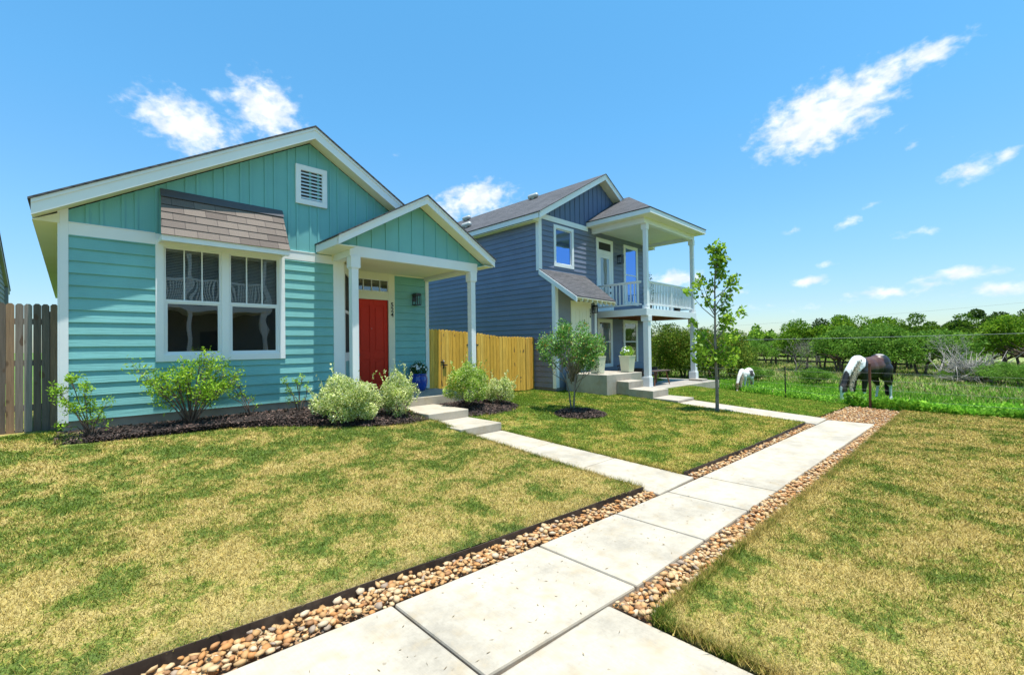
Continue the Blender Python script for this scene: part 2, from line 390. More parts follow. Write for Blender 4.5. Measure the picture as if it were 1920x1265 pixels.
def tag(o, label=None, cat=None, group=None, kind=None):
    if label: o['label'] = label
    if cat: o['category'] = cat
    if group: o['group'] = group
    if kind: o['kind'] = kind
    return o
def empty(name, loc, rz=0, **k):
    o = bpy.data.objects.new(name, None); C.objects.link(o); o.location = loc; o.rotation_euler = (0, 0, rz)
    o.empty_display_size = .2
    return tag(o, **k)
def npmesh(name, V, F, mt, parent=None, k=None, smooth=False):
    """fast mesh from numpy verts and equally sized faces"""
    V = np.asarray(V, np.float32); F = np.asarray(F, np.int32); m_ = F.shape[1]
    me = bpy.data.meshes.new(name)
    me.vertices.add(len(V)); me.vertices.foreach_set('co', V.ravel())
    me.loops.add(F.size); me.loops.foreach_set('vertex_index', F.ravel())
    me.polygons.add(len(F)); me.polygons.foreach_set('loop_start', np.arange(0, F.size, m_, dtype=np.int32))
    try: me.polygons.foreach_set('loop_total', np.full(len(F), m_, np.int32))
    except Exception: pass
    me.update(calc_edges=True)
    if smooth: me.polygons.foreach_set('use_smooth', np.ones(len(F), bool))
    me.materials.append(mt)
    o = bpy.data.objects.new(name, me); C.objects.link(o)
    if parent is not None: o.parent = parent
    return o

class Fr:
    """wall frame: u runs along the wall, z up, n outwards (to the right-hand side of u seen from above)"""
    def __init__(s, ox, oy, dx, dy):
        l = math.hypot(dx, dy); s.o = (ox, oy); s.d = (dx/l, dy/l); s.n = (dy/l, -dx/l)
    def P(s, u, z, n=0):
        return (s.o[0]+s.d[0]*u+s.n[0]*n, s.o[1]+s.d[1]*u+s.n[1]*n, z)
    def box(s, mb, u0, u1, z0, z1, n0, n1):
        P = s.P
        mb.hexa([P(u0, z0, n1), P(u1, z0, n1), P(u1, z0, n0), P(u0, z0, n0), P(u0, z1, n1), P(u1, z1, n1), P(u1, z1, n0), P(u0, z1, n0)])
    def poly(s, mb, pts, n0, n1):
        a = [s.P(u, z, n1) for u, z in pts]; d = Vector(s.P(0, 0, n0))-Vector(s.P(0, 0, n1)); mb.prism(a, d)
    def lap(s, mb, u0, u1, z0, z1, e=.178, holes=(), lim=None, z00=None):
        """overlapping boards; lim(z) -> (umin, umax)"""
        z00 = z0 if z00 is None else z00
        i = 0
        while z00+i*e < z1-1e-6:
            zb = z00+i*e; zt = zb+e; i += 1
            cuts = sorted({max(zb, z0), min(zt, z1)} | {h for H in holes for h in H[2:4] if zb < h < min(zt, z1)})
            off = lambda z: .026-.023*(z-zb)/e
            for za, zc in zip(cuts[:-1], cuts[1:]):
                if zc-za < 1e-5: continue
                zm = (za+zc)/2; iv = [(u0, u1)]
                for a, b, c, d in holes:
                    if c < zm < d:
                        nv = []
                        for p, q in iv:
                            if b <= p or a >= q: nv.append((p, q)); continue
                            if a > p: nv.append((p, a))
                            if b < q: nv.append((b, q))
                        iv = nv
                for p, q in iv:
                    pa, qa, pc, qc = p, q, p, q
                    if lim:
                        la, lc = lim(za), lim(zc)
                        pa = max(p, la[0]); qa = min(q, la[1]); pc = max(p, lc[0]); qc = min(q, lc[1])
                        if qa <= pa: continue
                        if qc < pc: qc = pc = (qc+pc)/2
                    mb.quad(s.P(pa, za, off(za)), s.P(qa, za, off(za)), s.P(qc, zc, off(zc)), s.P(pc, zc, off(zc)))
                    if abs(za-zb) < 1e-6:
                        mb.quad(s.P(pa, za, .0), s.P(qa, za, .0), s.P(qa, za, off(za)), s.P(pa, za, off(za)))
def ringf(fr, mb, u0, u1, z0, z1, w_, n0, n1, wt=None, wb=None):
    """rectangular casing whose outer size is u0..u1, z0..z1; members butt end to end"""
    wt = w_ if wt is None else wt; wb = w_ if wb is None else wb
    fr.box(mb, u0, u0+w_, z0+wb, z1-wt, n0, n1); fr.box(mb, u1-w_, u1, z0+wb, z1-wt, n0, n1)
    fr.box(mb, u0, u1, z1-wt, z1, n0, n1); fr.box(mb, u0, u1, z0, z0+wb, n0, n1)
def room(fr, name, u0, u1, z0, z1, parent, off, depth=.6):
    mb = MB(); P = fr.P
    for q in ([(u0, z0, -depth), (u1, z0, -depth), (u1, z1, -depth), (u0, z1, -depth)], [(u0, z0, 0), (u0, z0, -depth), (u0, z1, -depth), (u0, z1, 0)],
              [(u1, z0, -depth), (u1, z0, 0), (u1, z1, 0), (u1, z1, -depth)], [(u0, z0, 0), (u1, z0, 0), (u1, z0, -depth), (u0, z0, -depth)], [(u0, z1, -depth), (u1, z1, -depth), (u1, z1, 0), (u0, z1, 0)]):
        mb.quad(*[P(*a) for a in q])
    return mb.build(name, M['dark'], parent, off)
def wall_lamp(fr, u, z, parent, off, s=1.0):
    mb = MB(); B = lambda *a: fr.box(mb, *a)
    B(u-.05*s, u+.05*s, z-.02*s, z+.16*s, .012, .03)
    B(u-.085*s, u+.085*s, z+.125*s, z+.145*s, .04, .20*s)
    fr.poly(mb, [(u-.10*s, z+.145*s), (u+.10*s, z+.145*s), (u+.05*s, z+.19*s), (u-.05*s, z+.19*s)], .03, .21*s)
    B(u-.085*s, u+.085*s, z-.125*s, z-.10*s, .04, .20*s)
    for a in (-.085, -.03, .03, .075):
        B(u+a*s, u+(a+.012)*s, z-.10*s, z+.125*s, .185*s, .20*s)
    for a in (-.085, .073): B(u+a*s, u+(a+.012)*s, z-.10*s, z+.125*s, .04, .055)
    o = mb.build('wall_lamp', M['black'], parent, off)
    g = MB(); fr.box(g, u-.068*s, u+.068*s, z-.10*s, z+.125*s, .06, .18*s); g.build('lamp_glass', M['lampglass'], o)
    return o

# ------------------------------------------------------------------ terrain
def lerp(a, b, t): return a+(b-a)*t
def yA(x):   # back edge of the left gravel strip = steel edging line
    return np.interp(x, [-12, 0, 2.2, 4.75, 5.6, 7.6, 10.7, 12, 15], [3.6, 3.16, 2.96, 2.73, 2.68, 2.57, 2.50, 2.5, 2.42])
def yR(x):   # front edge of the right gravel strip
    return np.interp(x, [-12, 2.5, 5, 8.7, 11.5, 14.2, 16], [1.5, 1.43, 1.38, 1.30, 1.26, 1.21, 1.2])
def yPL(x): return np.interp(x, [-12, 0, 1.5, 2.8, 3.9, 4.93, 11.8], [3.2, 2.84, 2.73, 2.64, 2.57, 2.51, 2.29])   # path left edge
def yPR(x): return np.interp(x, [-12, 1.5, 2.9, 11.75, 15], [2.2, 1.80, 1.70, 1.48, 1.42])                         # path right edge
def xF(y): return np.interp(y, [-40, 1.2, 1.93, 4.47, 7.94, 12, 60], [13.6, 14.2, 14.68, 17.0, 20.3, 24, 60])
def zA(y): return np.interp(y, [2.5, 3.2, 4.5, 6.3, 7.3, 8.4, 9.1, 14], [.032, .038, .095, .19, .31, .46, .54, .60])
def zB(y): return np.interp(y, [2.5, 4.4, 6, 8, 10, 14], [.028, .072, .115, .15, .20, .22])
def zB0(y): return np.interp(y, [2.5, 4.4, 6.3, 7.4, 8.4, 10, 14], [.028, .058, .10, .25, .36, .36, .36])
def zF(x, y):  # field beyond the fence line
    d = x-xF(y); e = np.interp(y, [-10, 1.9, 4.5, 8, 14], [-.02, -.02, -.15, -.30, -.35])
    return e+(-.46-e)*np.clip(d/5.0, 0, 1)
def hT(x, y):
    """height of the open ground"""
    x = np.asarray(x, float); y = np.asarray(y, float)
    left = zA(y); b0 = zB0(y); b1 = zB(y)
    t = np.clip((x-5.9)/5.0, 0, 1); t = t*t*(3-2*t)
    mid = b0+(b1-b0)*t
    z = np.where(x < 5.4, left, mid)
    fe = np.interp(y, [-10, 1.9, 4.5, 8, 14], [-.0, -.0, -.15, -.30, -.35])
    t2 = np.clip((x-(xF(y)-4.0))/4.0, 0, 1); t2 = t2*t2*(3-2*t2)
    z = z+(fe-z)*t2
    z = np.where(y < 2.0, np.where(x < xF(y), .03*np.ones_like(x), z), z)
    z = np.where(x > xF(y), zF(x, y), z)
    return z
def sheet(name, mt, P, nu, nv, skirt=.15, kind='structure', thick_z=0.):
    """P(u,v)->x,y arrays ; height hT"""
    U, Vv = np.meshgrid(np.linspace(0, 1, nu), np.linspace(0, 1, nv), indexing='ij')
    x, y = P(U, Vv); z = hT(x, y)+thick_z
    V = np.stack([x, y, z], -1).reshape(-1, 3)
    idx = np.arange(nu*nv).reshape(nu, nv)
    F = np.stack([idx[:-1, :-1], idx[1:, :-1], idx[1:, 1:], idx[:-1, 1:]], -1).reshape(-1, 4)
    ring = np.concatenate([idx[:, 0], idx[-1, 1:], idx[-2::-1, -1], idx[0, -2:0:-1]])
    low = V[ring].copy(); low[:, 2] -= skirt; k = len(V); n = len(ring)
    V = np.concatenate([V, low]); a = np.arange(n); b = (a+1) % n
    S = np.stack([ring[a], ring[b], k+b, k+a], -1)
    o = npmesh(name, V, np.concatenate([F, S]), mt, smooth=False)
    if kind: o['kind'] = kind
    return o

# big ground sheet under everything
fieldm, fieldb = lawnmats('field', [(17, .12), (32, .03), 0], [(.58, .47, .27), (.44, .45, .14), (.29, .42, .06), (.16, .34, .035)])
gx = np.concatenate([[-600, -200, -60, -25], np.arange(-14, 40, .8), [42, 46, 52, 60, 80, 120, 200, 400, 900]])
gy = np.concatenate([[-600, -200, -60, -25], np.arange(-12, 30, .8), [32, 36, 42, 52, 70, 120, 200, 400, 900]])
GX, GY = np.meshgrid(gx, gy, indexing='ij')
GZ = hT(GX, GY)-np.where(GX < xF(GY)+.1, .12, .0)
GZ = np.where((GY > 1.0) & (GY < 3.8) & (GX < 15.5), np.minimum(GZ, -.09), GZ)
GZ = np.where((GY < 1.9) & (GX < 3.4), -.12, GZ)
idx = np.arange(GX.size).reshape(GX.shape)
ground = npmesh('ground', np.stack([GX, GY, GZ], -1).reshape(-1, 3), np.stack([idx[:-1, :-1], idx[1:, :-1], idx[1:, 1:], idx[:-1, 1:]], -1).reshape(-1, 4), fieldm, smooth=True)
ground['kind'] = 'structure'

lA = lawnmats('front_lawn', [(2.8, -.025), (8.0, .05)]); lB = lawnmats('middle_lawn', [(3.0, .02), (9.0, .13)], [(.54, .43, .120), (.42, .38, .068), (.26, .31, .038), (.145, .23, .025)])
lC = lawnmats('far_lawn', [(2.5, .09), (8, .10)], [(.52, .45, .12), (.42, .42, .07), (.30, .38, .05), (.18, .30, .035)]); lD = lawnmats('right_lawn', -.018)
W1L = lambda y: np.interp(y, [2.7, 6.3, 7.3], [4.76, 4.93, 4.95])
W1R = lambda y: np.interp(y, [2.6, 6.3, 7.3], [5.66, 5.86, 5.88])
W2L = lambda y: np.interp(y, [2.5, 5.6, 7.4], [10.93, 11.62, 12.05])
W2R = lambda y: np.interp(y, [2.4, 5.6, 7.4], [11.88, 12.62, 12.95])
def mkP(xl, xr, y0=None, y1=14.):
    def P(U, V):
        # iterate so the front row follows the edging line
        x = U*0+5; y = V*0+5
        for _ in range(4):
            ya = yA(x)+.02 if y0 is None else y0(x)
            y = ya+(y1-ya)*V; a = xl(y); b = xr(y); x = a+(b-a)*U
        return x, y
    return P
sheet('front_lawn', lA[0], mkP(lambda y: y*0-12, W1L), 60, 40)
sheet('middle_lawn', lB[0], mkP(W1R, W2L), 40, 40)
sheet('far_lawn', lC[0], mkP(W2R, lambda y: xF(y), lambda x: yA(x)+.02, 12.), 40, 40)
sheet('right_lawn', lD[0], mkP(lambda y: y*0+2.56, lambda y: xF(y), lambda x: x*0-14, None) if False else (lambda U, V: (lambda y0: (2.56+(xF(y0)-2.56)*U, y0))(-14+(yR(2.56+(14.1-2.56)*U)+14)*V)), 40, 40, skirt=.12)

# ---- grass blades (stuff)
rng = np.random.default_rng(7)
def blades(name, n, bbox, ok, mt, h=(.016, .036), wd=.0028, label='', cat='grass', dens=4.5, lift=0., zf=None, lean=1.1, dmin=2.4):
    x0, x1, y0, y1 = bbox
    xs = []; tot = 0
    while tot < n:
        x = rng.uniform(x0, x1, n); y = rng.uniform(y0, y1, n)
        d = np.hypot(x, y); p = np.minimum(1, (dens/np.maximum(d, dmin))**1.25)
        k = ok(x, y) & (rng.random(n) < p); xs.append(np.stack([x[k], y[k]], 1)); tot += k.sum()
        if len(xs) > 60: break
    Pxy = np.concatenate(xs)[:n]; n = len(Pxy)
    x, y = Pxy.T; z = (hT(x, y) if zf is None else zf(x, y))+lift
    d = np.hypot(x, y); sc = np.clip(d/4.0, .8, 3.2)
    hh = rng.uniform(h[0], h[1], n)*rng.uniform(.6, 1.2, n); ww = wd*sc*rng.uniform(.7, 1.3, n)
    a = rng.uniform(0, 2*np.pi, n); b = rng.uniform(0, 2*np.pi, n); ln = hh*lean*rng.uniform(.2, 1.6, n)
    dx, dy = np.cos(a)*ww, np.sin(a)*ww; tx, ty = np.cos(b)*ln, np.sin(b)*ln
    V = np.stack([np.stack([x-dx, y-dy, z-.004], 1), np.stack([x+dx, y+dy, z-.004], 1), np.stack([x+tx, y+ty, z+hh], 1)], 1).reshape(-1, 3)
    F = np.arange(3*n).reshape(-1, 3)
    o = npmesh(name, V, F, mt); tag(o, label, cat, kind='stuff'); return o
inA = lambda x, y: (x < W1L(y)-.0) & (y > yA(x)+.01) & ~((y > 8.35) & (x > -.1))
inB = lambda x, y: (x > W1R(y)) & (x < W2L(y)) & (y > yA(x)+.01)
inC = lambda x, y: (x > W2R(y)) & (x < xF(y)+.1) & (y > yA(x)+.01) & (y < 7.4+np.where(x > 17.5, 3, 0))
inD = lambda x, y: (x > 2.57) & (x < xF(y)) & (y < yR(x)-.01)
blades('lawn_grass', 290000, (-4, 5, 2.7, 9.3), inA, lA[1], label='patchy straw and green grass of the lawn in front of the teal house')
blades('lawn_grass', 140000, (5.6, 12.1, 2.5, 10.6), inB, lB[1], label='yellow green grass between the two house walkways')
blades('lawn_grass', 85000, (11.9, 21, 2.4, 10), inC, lC[1], label='bright yellow green grass beside the blue house reaching the wire fence', h=(.02, .042))
blades('lawn_grass', 290000, (2.5, 14.3, -3.2, 1.5), inD, lD[1], label='dry straw coloured grass with green patches right of the path')

def edge_blades(label, pts, n, mt):
    global rng
    q = np.array(pts, float); s = rng.random(n)*(len(q)-1); k = s.astype(int); f_ = (s-k)[:, None]; P = q[k]*(1-f_)+q[k+1]*f_+rng.normal(0, .018, (n, 2))
    x, y = P.T; z = hT(x, y)-.035; hh = rng.uniform(.045, .095, n); a = rng.uniform(0, 2*np.pi, n); b = rng.uniform(0, 2*np.pi, n); ww = .003; ln = hh*rng.uniform(.2, 1.0, n)
    V = np.stack([np.stack([x-np.cos(a)*ww, y-np.sin(a)*ww, z], 1), np.stack([x+np.cos(a)*ww, y+np.sin(a)*ww, z], 1), np.stack([x+np.cos(b)*ln, y+np.sin(b)*ln, z+hh], 1)], 1).reshape(-1, 3)
    o = npmesh('lawn_grass', V, np.arange(3*n).reshape(-1, 3), mt); tag(o, label, 'grass', kind='stuff')
edge_blades('ragged grass fringe along the edge of the right lawn', [(2.56, -4), (2.56, -1), (2.56, 1.40), (5, 1.36), (8.7, 1.28), (11.5, 1.24), (14.1, 1.2)], 26000, lD[1])
edge_blades('ragged grass fringe left of the walkway to the teal house', [(float(W1L(y)), y) for y in (2.74, 4, 5, 6.3, 7.2)], 5000, lA[1])
edge_blades('ragged grass fringe right of the walkway to the teal house', [(float(W1R(y))+.01, y) for y in (2.7, 4, 5, 6.3, 7.2)], 4000, lB[1])
# ---- paths
def slab(name, polys, top, depth, mt, label=None, cat=None, kind=None, bevel=.016):
    mb = MB()
    for p, tz in polys:
        n = len(p)
        mb.add([(x, y, z) for (x, y), z in zip(p, tz)]+[(x, y, z-depth) for (x, y), z in zip(p, tz)],
               [tuple(range(n)), tuple(range(n, 2*n))[::-1]]+[((i+1) % n, i, n+i, n+(i+1) % n) for i in range(n)])
    o = mb.build(name, mt, bevel=bevel); tag(o, label, cat, kind=kind); return o
js = [-6, -4.4, -2.9, -1.4, .1, 1.525, 2.85, 3.93, 4.92, 5.78, 8.8, 11.75]; g = .009
pan = []
for a, b in zip(js[:-1], js[1:]):
    gg = g if b < 8 else .0015; ga = g if a < 8 else .0015
    pan.append((([(a+ga, yPR(a)), (b-gg, yPR(b)), (b-gg, yPL(b)), (a+ga, yPL(a))]), [0]*4))
slab('path', pan, 0, .14, M['concrete'], kind='structure')
slab('crossing_pavement', [([(a, -9), (b-.01, -9), (b-.01, float(yPR(b))-.012), (a, float(yPR(a))-.012)], [-.004]*4) for a, b in ((-3, -1.3), (-1.3, .6), (.6, 2.53))], 0, .14, M['concrete'], kind='structure')
w1 = []; ys = [2.53, 3.75, 5.0, 6.32]; zs = [.0, .03, .06, .095]
for i in range(3):
    a, b = ys[i]+.004, ys[i+1]-.004
    w1.append((([(W1L(a), a), (W1R(a), a), (W1R(b), b), (W1L(b), b)]), [zs[i]+.004, zs[i]+.004, zs[i+1]+.004, zs[i+1]+.004]))
slab('teal_house_walkway', w1, 0, .14, M['concrete'], kind='structure')
w2 = []; ys = [2.32, 4.0, 5.62]; zs = [.0, .035, .075]
for i in range(2):
    a, b = ys[i]+.003, ys[i+1]-.003
    w2.append((([(W2L(a), a), (W2R(a), a), (W2R(b), b), (W2L(b), b)]), [zs[i]+.012, zs[i]+.012, zs[i+1]+.02, zs[i+1]+.02]))
slab('blue_house_walkway', w2, 0, .14, M['concrete'], kind='structure')

rng = np.random.default_rng(17); n = 420; x = rng.uniform(-.5, 6.5, n); y = np.where(rng.random(n) < .7, rng.uniform(1.75, 2.75, n), rng.uniform(-.5, 1.7, n)); k = (y > yPR(x)+.02) & (y < yPL(x)-.02) | (x < 2.5) & (y < 1.65)
x, y = x[k], y[k]; n = len(x); a = rng.uniform(0, 6.28, n); L = rng.uniform(.004, .02, n); W = rng.uniform(.001, .004, n); d = np.stack([np.cos(a)*L, np.sin(a)*L, 0*a], 1); s = np.stack([-np.sin(a)*W, np.cos(a)*W, 0*a], 1)
P = np.stack([x, y, np.full(n, .003)], 1); o = npmesh('path_litter', np.stack([P-d, P+s, P+d+[0, 0, .004], P-s], 1).reshape(-1, 3), np.arange(4*n).reshape(-1, 4), dirtmat('dry_litter', ((.10, .06, .03), (.30, .22, .10)))); tag(o, 'scattered dry leaf and grass bits lying on the concrete path', 'litter', kind='stuff')
# ---- gravel bed floor + pebbles
mb = MB()
xs_ = np.linspace(-8, 14.6, 60)
for a, b in zip(xs_[:-1], xs_[1:]):
    mb.quad((a, float(yR(a)), -.05), (b, float(yR(b)), -.05), (b, float(yA(b)), -.05), (a, float(yA(a)), -.05))
o = mb.build('gravel_bed_soil', M['dirt']); o['kind'] = 'structure'
def ico(sub):
    import bmesh
    bm = bmesh.new(); bmesh.ops.create_icosphere(bm, subdivisions=sub, radius=1)
    v = np.array([p.co[:] for p in bm.verts]); f = np.array([[q.index for q in p.verts] for p in bm.faces]); bm.free(); return v, f
def pebbles(name, pts, zs, rmin, rmax, label, sub=1):
    v0, f0 = ico(sub); protos = []
    for i in range(10):
        v = v0.copy()
        for _ in range(9):       # chop planes -> angular river stones
            d = rng.normal(size=3); d /= np.linalg.norm(d); h = rng.uniform(.62, .92); q = v@d
            v -= np.outer(np.maximum(q-h, 0), d)
        v *= [1, rng.uniform(.55, .85), rng.uniform(.30, .55)]; protos.append(v)
    n = len(pts); m_ = len(v0); V = np.empty((n, m_, 3), np.float32)
    for i in range(n):
        a = rng.uniform(0, 2*np.pi); tl = rng.normal(0, .35); r = rng.uniform(rmin, rmax)
        ca, sa, ct, st = math.cos(a), math.sin(a), math.cos(tl), math.sin(tl)
        Rm = np.array([[ca, -sa, 0], [sa, ca, 0], [0, 0, 1]])@np.array([[1, 0, 0], [0, ct, -st], [0, st, ct]])
        V[i] = (protos[rng.integers(10)]*r)@Rm.T+[pts[i][0], pts[i][1], zs[i]]
    F = (f0[None]+(np.arange(n)*m_)[:, None, None]).reshape(-1, 3)
    o = npmesh(name, V.reshape(-1, 3), F, M['pebble'], smooth=False); tag(o, label, 'gravel', kind='stuff')
    return o
mt, t, b, o_ = newmat('river_pebbles'); g_ = nd(t, 'ShaderNodeNewGeometry')
c = ramp(t, g_.outputs['Random Per Island'], [(0, (0.473, 0.259, 0.095)), (.16, (0.565, 0.367, 0.176)), (.30, (0.492, 0.223, 0.068)), (.42, (0.602, 0.421, 0.230)), (.55, (0.326, 0.160, 0.064)), (.64, (0.528, 0.322, 0.140)), (.80, (0.345, 0.259, 0.185)), (.86, (0.583, 0.448, 0.293)), (.92, (0.437, 0.205, 0.073))], 'CONSTANT')
n_ = noise(t, 25, 4, .6); c = mixc(t, .5, c, ramp(t, n_.outputs[0], [(.3, (.6, .56, .52)), (.65, (1.1, 1.08, 1.05))]), 'MULTIPLY')
t.links.new(c, b.inputs['Base Color']); b.inputs['Roughness'].default_value = .75; bump(t, b, n_.outputs[0], .3, .004); M['pebble'] = mt
def strip(x0, x1, ylo, yhi, sp, z0):
    pts = []
    x = x0
    while x < x1:
        a, b = float(ylo(x)), float(yhi(x)); y = a+sp*.35
        while y < b-sp*.2:
            pts.append((x+rng.uniform(-.4, .4)*sp, y+rng.uniform(-.4, .4)*sp)); y += sp*.72
        x += sp*.72
    pts = np.array(pts); return pts, z0+rng.uniform(-.018, .018, len(pts))
p1, z1_ = strip(-3.2, 4.72, lambda x: yPL(x)+.02, lambda x: yA(x)-.02, .050, -.006); p2, z2_ = strip(-3.2, 4.7, lambda x: yPL(x)+.03, lambda x: yA(x)-.03, .066, .010)
pebbles('gravel', np.concatenate([p1, p2]), np.concatenate([z1_, z2_]), .016, .042, 'tan river pebbles in the long strip between the path and the teal house lawn')
p1, z1_ = strip(5.72, 10.9, lambda x: yPL(x)+.02, lambda x: yA(x)-.02, .050, -.006)
pebbles('gravel', p1, z1_, .020, .040, 'tan river pebbles in the short strip between the two walkways')
p1, z1_ = strip(2.56, 11.8, lambda x: yR(x)+.02, lambda x: yPR(x)-.02, .052, -.012); p2, z2_ = strip(2.56, 7, lambda x: yR(x)+.03, lambda x: yPR(x)-.03, .075, .004)
p3, z3_ = strip(11.8, 14.6, lambda x: yR(x)+.02, lambda x: yA(x)-.02, .07, -.018)
pebbles('gravel', np.concatenate([p1, p2, p3]), np.concatenate([z1_, z2_, z3_]), .017, .042, 'tan river pebbles right of the path and in the bed at its far end by the rusty post')
# ---- steel edging
def edging(x0, x1, label):
    mb = MB(); xs = np.linspace(x0, x1, 26)
    wob = lambda x: .011*math.sin(x*1.9)+.006*math.sin(x*4.7)
    for a, b in zip(xs[:-1], xs[1:]):
        ya, yb = float(yA(a))+wob(a), float(yA(b))+wob(b); za = float(hT(a, ya+.05))+.006; zb = float(hT(b, yb+.05))+.006
        mb.hexa([(a, ya, -.1), (b, yb, -.1), (b, yb+.007, -.1), (a, ya+.007, -.1), (a, ya, za), (b, yb, zb), (b, yb+.007, zb), (a, ya+.007, za)])
    o = mb.build('lawn_edging', M['darksteel']); tag(o, label, 'lawn edging', group='steel lawn edging strips')
edging(-5, 4.76, 'long dark steel edging strip between the teal house lawn and the gravel')
edging(5.68, 10.92, 'shorter dark steel edging strip beyond the teal house walkway')

# ------------------------------------------------------------------ foliage helpers
def leaves(P, size, asp=.42, up=.3, outc=None, droop=0., jitter=.5):
    """diamond leaf quads at points P"""
    n = len(P); d = rng.normal(size=(n, 3)); d[:, 2] += up
    if outc is not None:
        o = P-outc; o /= np.linalg.norm(o, axis=1, keepdims=True)+1e-6; d = d*jitter+o
    d[:, 2] -= droop; d /= np.linalg.norm(d, axis=1, keepdims=True)
    s = np.cross(d, rng.normal(size=(n, 3))); s /= np.linalg.norm(s, axis=1, keepdims=True)+1e-9
    L = (size*rng.uniform(.6, 1.35, n))[:, None]; W = L*asp*.5
    nrm = np.cross(d, s)
    V = np.stack([P, P+d*L*.45+s*W+nrm*L*.06, P+d*L, P+d*L*.45-s*W+nrm*L*.06], 1).reshape(-1, 3)
    return V, np.arange(4*n).reshape(-1, 4)
def ball(n, c, r, shell=.0):
    d = rng.normal(size=(n, 3)); d /= np.linalg.norm(d, axis=1, keepdims=True)
    rad = (shell+(1-shell)*rng.random(n))**(1/2.4)
    return np.asarray(c)+d*rad[:, None]*np.asarray(r)
def grow(p, d, L, r, lv, segs, tips, wig=.18, upb=.06, br=2, spread=.75, shr=.66):
    p = np.array(p, float); d = np.array(d, float); d /= np.linalg.norm(d); k = 4; q = [p.copy()]; rs = [r]
    for i in range(k):
        d = d+rng.normal(0, wig, 3); d[2] += upb; d /= np.linalg.norm(d); p = p+d*L/k; q.append(p.copy()); rs.append(r*(1-.45*(i+1)/k))
        if lv > 0 and i >= 1:
            for _ in range(1 if rng.random() < .75 else 0):
                a = rng.normal(size=3); a -= d*a.dot(d); a /= np.linalg.norm(a)
                grow(p, d+a*spread*rng.uniform(.8, 1.3), L*shr*rng.uniform(.7, 1.1), rs[-1]*.6, lv-1, segs, tips, wig, upb, br, spread, shr)
        if lv <= 0: tips.append(p.copy())
    segs.append((q, rs))
    if lv > 0:
        for _ in range(br):
            a = rng.normal(size=3); a -= d*a.dot(d); a /= np.linalg.norm(a)
            grow(p, d+a*spread*.6, L*shr, rs[-1]*.8, lv-1, segs, tips, wig, upb, br, spread, shr)
def segmesh(segs, n=6):
    mb = MB()
    for q, rs in segs: mb.pipe(q, [max(x, .0025) for x in rs], n)
    return mb
M['leafvar'] = leafmat('variegated_leaves', [(0, (0.148, 0.254, 0.041)), (.25, (0.385, 0.507, 0.119)), (.5, (0.740, 0.805, 0.310)), (.8, (0.900, 0.900, 0.500)), (1, (0.900, 0.900, 0.654))], .3, .5, 4)
M['leafvarg'] = leafmat('green_variegated_leaves', [(0, (0.138, 0.265, 0.025)), (.4, (0.308, 0.497, 0.050)), (.7, (0.585, 0.714, 0.174)), (1, (0.900, 0.900, 0.520))], .35, .5, 4)
M['leaflime'] = leafmat('lime_green_leaves', [(0, (0.103, 0.218, 0.018)), (.4, (0.251, 0.455, 0.036)), (.8, (0.443, 0.673, 0.060)), (1, (0.590, 0.741, 0.108))], .4, .5, 5)
M['leafmyrtle'] = leafmat('myrtle_leaves', [(0, (0.060, 0.172, 0.033)), (.4, (0.121, 0.306, 0.052)), (.7, (0.241, 0.477, 0.091)), (.88, (0.451, 0.688, 0.261)), (.95, (0.421, 0.248, 0.066)), (1, (0.511, 0.345, 0.091))], .3, .35, 5)
M['leaftree'] = leafmat('young_tree_leaves', [(0, (0.114, 0.229, 0.022)), (.5, (0.262, 0.439, 0.043)), (1, (0.522, 0.706, 0.072))], .45, .45, 3)
M['leaffar'] = leafmat('mesquite_leaves', [(0, (0.065, 0.136, 0.008)), (.5, (0.137, 0.266, 0.017)), (1, (0.275, 0.418, 0.035))], .35, .6, .9)
M['leaffar2'] = leafmat('elm_leaves', [(0, (0.046, 0.107, 0.010)), (.5, (0.094, 0.189, 0.013)), (1, (0.172, 0.278, 0.025))], .35, .6, .9)
M['leafpale'] = leafmat('pale_mesquite_leaves', [(0, (0.068, 0.162, 0.017)), (.5, (0.147, 0.295, 0.033)), (1, (0.255, 0.416, 0.074))], .35, .6, .9)
M['leafcedar'] = leafmat('cedar_leaves', [(0, (0.061, 0.107, 0.014)), (.5, (0.130, 0.205, 0.023)), (.85, (0.223, 0.332, 0.037)), (1, (0.344, 0.215, 0.037))], .2, .7, 1.5)
M['leafweed'] = leafmat('weed_leaves', [(0, (0.127, 0.320, 0.028)), (.5, (0.238, 0.506, 0.040)), (1, (0.428, 0.691, 0.082))], .35, .5, 1.2)
M['leafdark'] = leafmat('dark_oak_leaves', [(0, (.025, .055, .010)), (.5, (.055, .105, .018)), (1, (.11, .17, .035))], .3, .6, .9)
M['leafpot'] = leafmat('potted_leaves', [(0, (.03, .08, .02)), (1, (.10, .20, .05))], .3, .4, 5)

